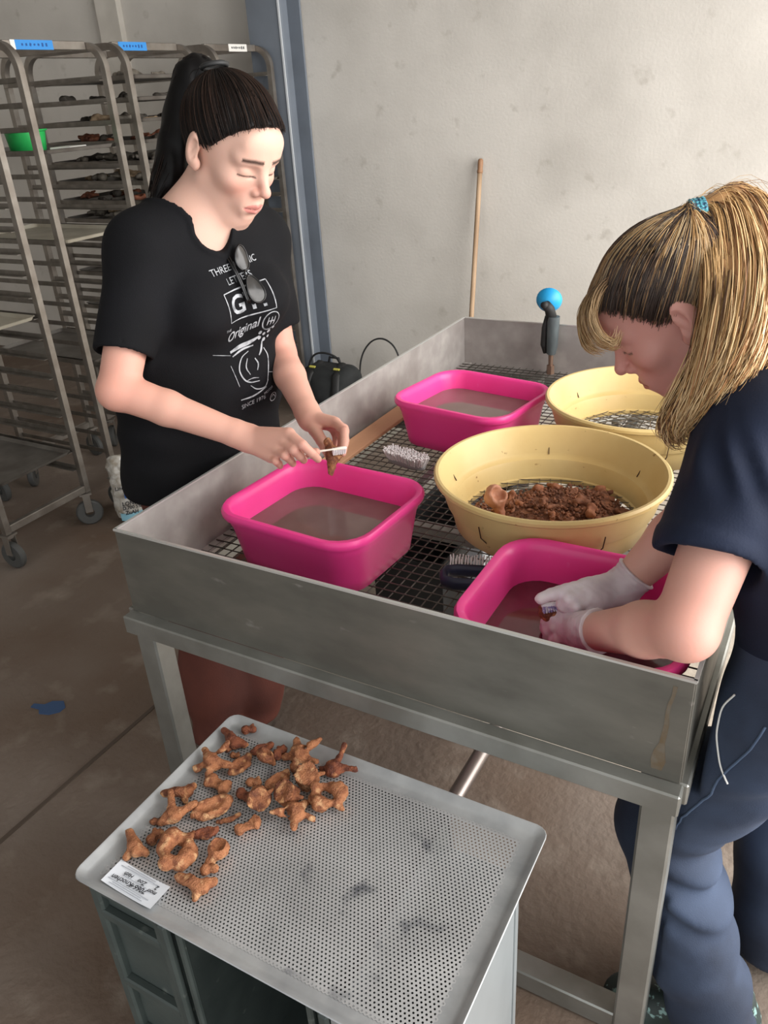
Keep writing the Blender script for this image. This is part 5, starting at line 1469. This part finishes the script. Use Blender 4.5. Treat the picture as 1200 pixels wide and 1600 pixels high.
# flat-felled side seam
seam = [(1.20, .03, .80), (1.165, .035, .70), (1.13, .05, .60), (1.10, .06, .52)]
pts = [on_jeans(q, .001) for q in spline(seam, 22)]
MB().tube(pts, .0022, 5).build("side_seam", mat("seam_thread", rgb(70, 86, 110), .8), jn, smooth=True)
M_shoe2 = mat("patterned_shoe", rgb(34, 46, 44), .6, col2=rgb(120, 150, 146), nscale=60, namt=(.6, .64))
shoe((1.185, .090, 0), (-.97, -.2, 0), "shoe", person2, M_shoe2); shoe((1.27, .285, 0), (-.97, -.1, 0), "shoe", person2, M_shoe2)
# hair
M_hair2 = mat("streaked_hair", rgb(150, 116, 80), .45, attr="Col", spec=.45)
tie2 = A(0, -.087, .097)
DK, MD, BL, LB = lin(58, 45, 38), lin(120, 86, 58), lin(196, 156, 104), lin(226, 196, 150)
v, f = mesh_sdf(lambda p: cap_hair(H2, M2, S2, .0075)(p), *bounds([tuple(np.asarray(H2) + S2 * (M2 @ np.array(q))) for q in ((-.1, -.14, -.1), (.1, .13, .15), (-.1, .13, .15), (.1, -.14, -.1), (.1, -.14, .15), (-.1, .13, -.1))], .02), .0036)
hb2 = npmesh("hair", v, f, M_hair2, person2, True, np.tile(lin(50, 39, 33), (len(v), 1)))
rng = np.random.default_rng(8)
P = flow(3000, tie2, .0100, H2, M2, S2, seed=5, wave=.0022, end=tuple(tie2 * 1.06))
n, k, _ = P.shape
kind = rng.random(n)
loc = ((P.mean(1) - np.asarray(H2)) @ M2) / S2
st = np.sin(loc[:, 0] * 120 + loc[:, 1] * 60)
blond = np.clip(.36 + .5 * st - 7 * np.maximum(loc[:, 1] - .012, 0), .12, .85)        # dark at the front, streaked behind
isb = kind < blond
root = np.where(isb[:, None], np.where((kind < .2)[:, None], MD, DK * 1.5), DK)
tip = np.where(isb[:, None], np.where((rng.random(n) < .4)[:, None], LB * .9, BL), np.where((rng.random(n) < .2)[:, None], MD, DK))
tt = np.linspace(0, 1, k)[None, :, None] ** .55
cc = root[:, None] * (1 - tt) + tip[:, None] * tt
strands("hair_strands", P, rng.uniform(.0006, .0011, n), cc, M_hair2, hb2)
# the ponytail falling over the near shoulder, and the curled fringe
def bundle(guides, n, k, spread, seed, wave, cols):
    r = np.random.default_rng(seed); Gs = [spline(g, k) for g in guides]; out = []; cs = []
    prof = np.interp(np.linspace(0, 1, k), [0, .12, .5, .85, 1], [.35, .8, 1., .9, .7])
    for i in range(n):
        a = r.integers(0, len(Gs)); b = min(a + 1, len(Gs) - 1) if r.random() < .7 else a
        u = r.random()
        c = Gs[a] * (1 - u) + Gs[b] * u
        o = r.normal(0, 1, 3); o = o / np.linalg.norm(o) * spread * r.uniform(.55, 1.25)
        ph = r.uniform(0, 6.28); am = r.normal(0, wave, 3)
        c = c + o * prof[:, None] + np.sin(np.linspace(0, 9, k) + ph)[:, None] * am * np.linspace(.1, 1, k)[:, None]
        ln = r.uniform(.70, 1.0)
        t = np.linspace(r.uniform(0, .12) if r.random() < .4 else 0, ln, k)
        c = np.stack([np.interp(t, np.linspace(0, 1, k), c[:, j]) for j in range(3)], 1)
        out.append(c)
        x = r.random()
        c0, c1 = cols(x, r)
        tt = np.linspace(0, 1, k)[:, None]
        cs.append(c0 * (1 - tt) + c1 * tt)
    return np.array(out), np.array(cs)
def tailcol(x, r):
    if x < .12: return DK * 1.2, MD
    if x < .30: return MD, lin(190, 138, 92)
    if x < .62: return BL * .85, BL
    return BL, LB
P, cc = bundle(G2['tail'], 4200, 22, .0185, 11, .0055, tailcol)
strands("ponytail", P, rng.uniform(.0006, .0013, len(P)), cc, M_hair2, person2)
P, cc = bundle(G2['tail'], 160, 22, .034, 15, .010, tailcol)
strands("flyaway_hair", P, rng.uniform(.0003, .0005, len(P)), cc, M_hair2, person2)
# solid core so that the tail is not see-through
def core(p):
    d = None
    for g in G2['tail'][:6]:
        e = chain(p, [A(*q) for q in spline(g, 7)][:-1], (.009, .012, .013, .013, .012, .007), .012)
        d = e if d is None else smin(d, e, .016)
    return d + .002 * wob(p, 60)
lo, hi = bounds([q for g in G2['tail'] for q in g], .04)
v, f = mesh_sdf(core, lo, hi, .0045)
npmesh("ponytail_core", v, f, M_hair2, person2, True, np.tile(lin(150, 112, 72), (len(v), 1)))
P, cc = bundle(G2['bang'], 190, 18, .0075, 12, .0030, lambda x, r: (DK * 1.2, BL) if x < .5 else (MD, LB))
strands("fringe", P, rng.uniform(.0004, .0008, len(P)), cc, M_hair2, person2)
tq = np.asarray(G2['tail'][2][0]) * .85 + np.asarray(G2['tail'][2][1]) * .15; ax_ = np.asarray(G2['tail'][2][1]) - np.asarray(G2['tail'][2][0]); ax_ /= np.linalg.norm(ax_)
u_ = np.cross(ax_, (0, 0, 1.)); u_ /= np.linalg.norm(u_); w_ = np.cross(ax_, u_)
M_tie = mat("turquoise_tie", rgb(90, 170, 184), .5, col2=rgb(40, 70, 96), nscale=260, namt=(.45, .55))
b = MB()
for o_ in (-.008, -.003, .003, .008):
    b.tube([tuple(tq + ax_ * o_ + (u_ * math.cos(a) + w_ * math.sin(a)) * .0185) for a in np.linspace(0, 2 * math.pi, 21)[:-1]], .0042, 6, closed=True)
b.build("hair_tie", M_tie, person2, smooth=True)
# things she holds
toothbrush([J['2b1a'], tuple((np.array(J['2b1a']) + np.array(J['2b1b'])) / 2), J['2b1b'], J['2b1c']], "white toothbrush with purple bristles in the gloved right hand", (-.05, -.15, -.98), mat("white_plastic", rgb(232, 232, 236), .35), mat("purple_bristle", rgb(150, 140, 190), .6, col2=rgb(226, 224, 232), nscale=160, namt=(.45, .55)))
c_ = A(*J['2bn'])
fb = lambda p: smin(ell(p, c_, A(.020, .016, .014)), cap(p, c_ + A(.012, .0, -.002), c_ + A(.028, .006, -.012), .011, .009), .008) + .002 * wob(p, 160)
v, f = mesh_sdf(fb, c_ - .045, c_ + .045, .002)
tag(npmesh("held_bone", v, f, M_bone_red), "dark brown bone held between the gloved hands", "bone")
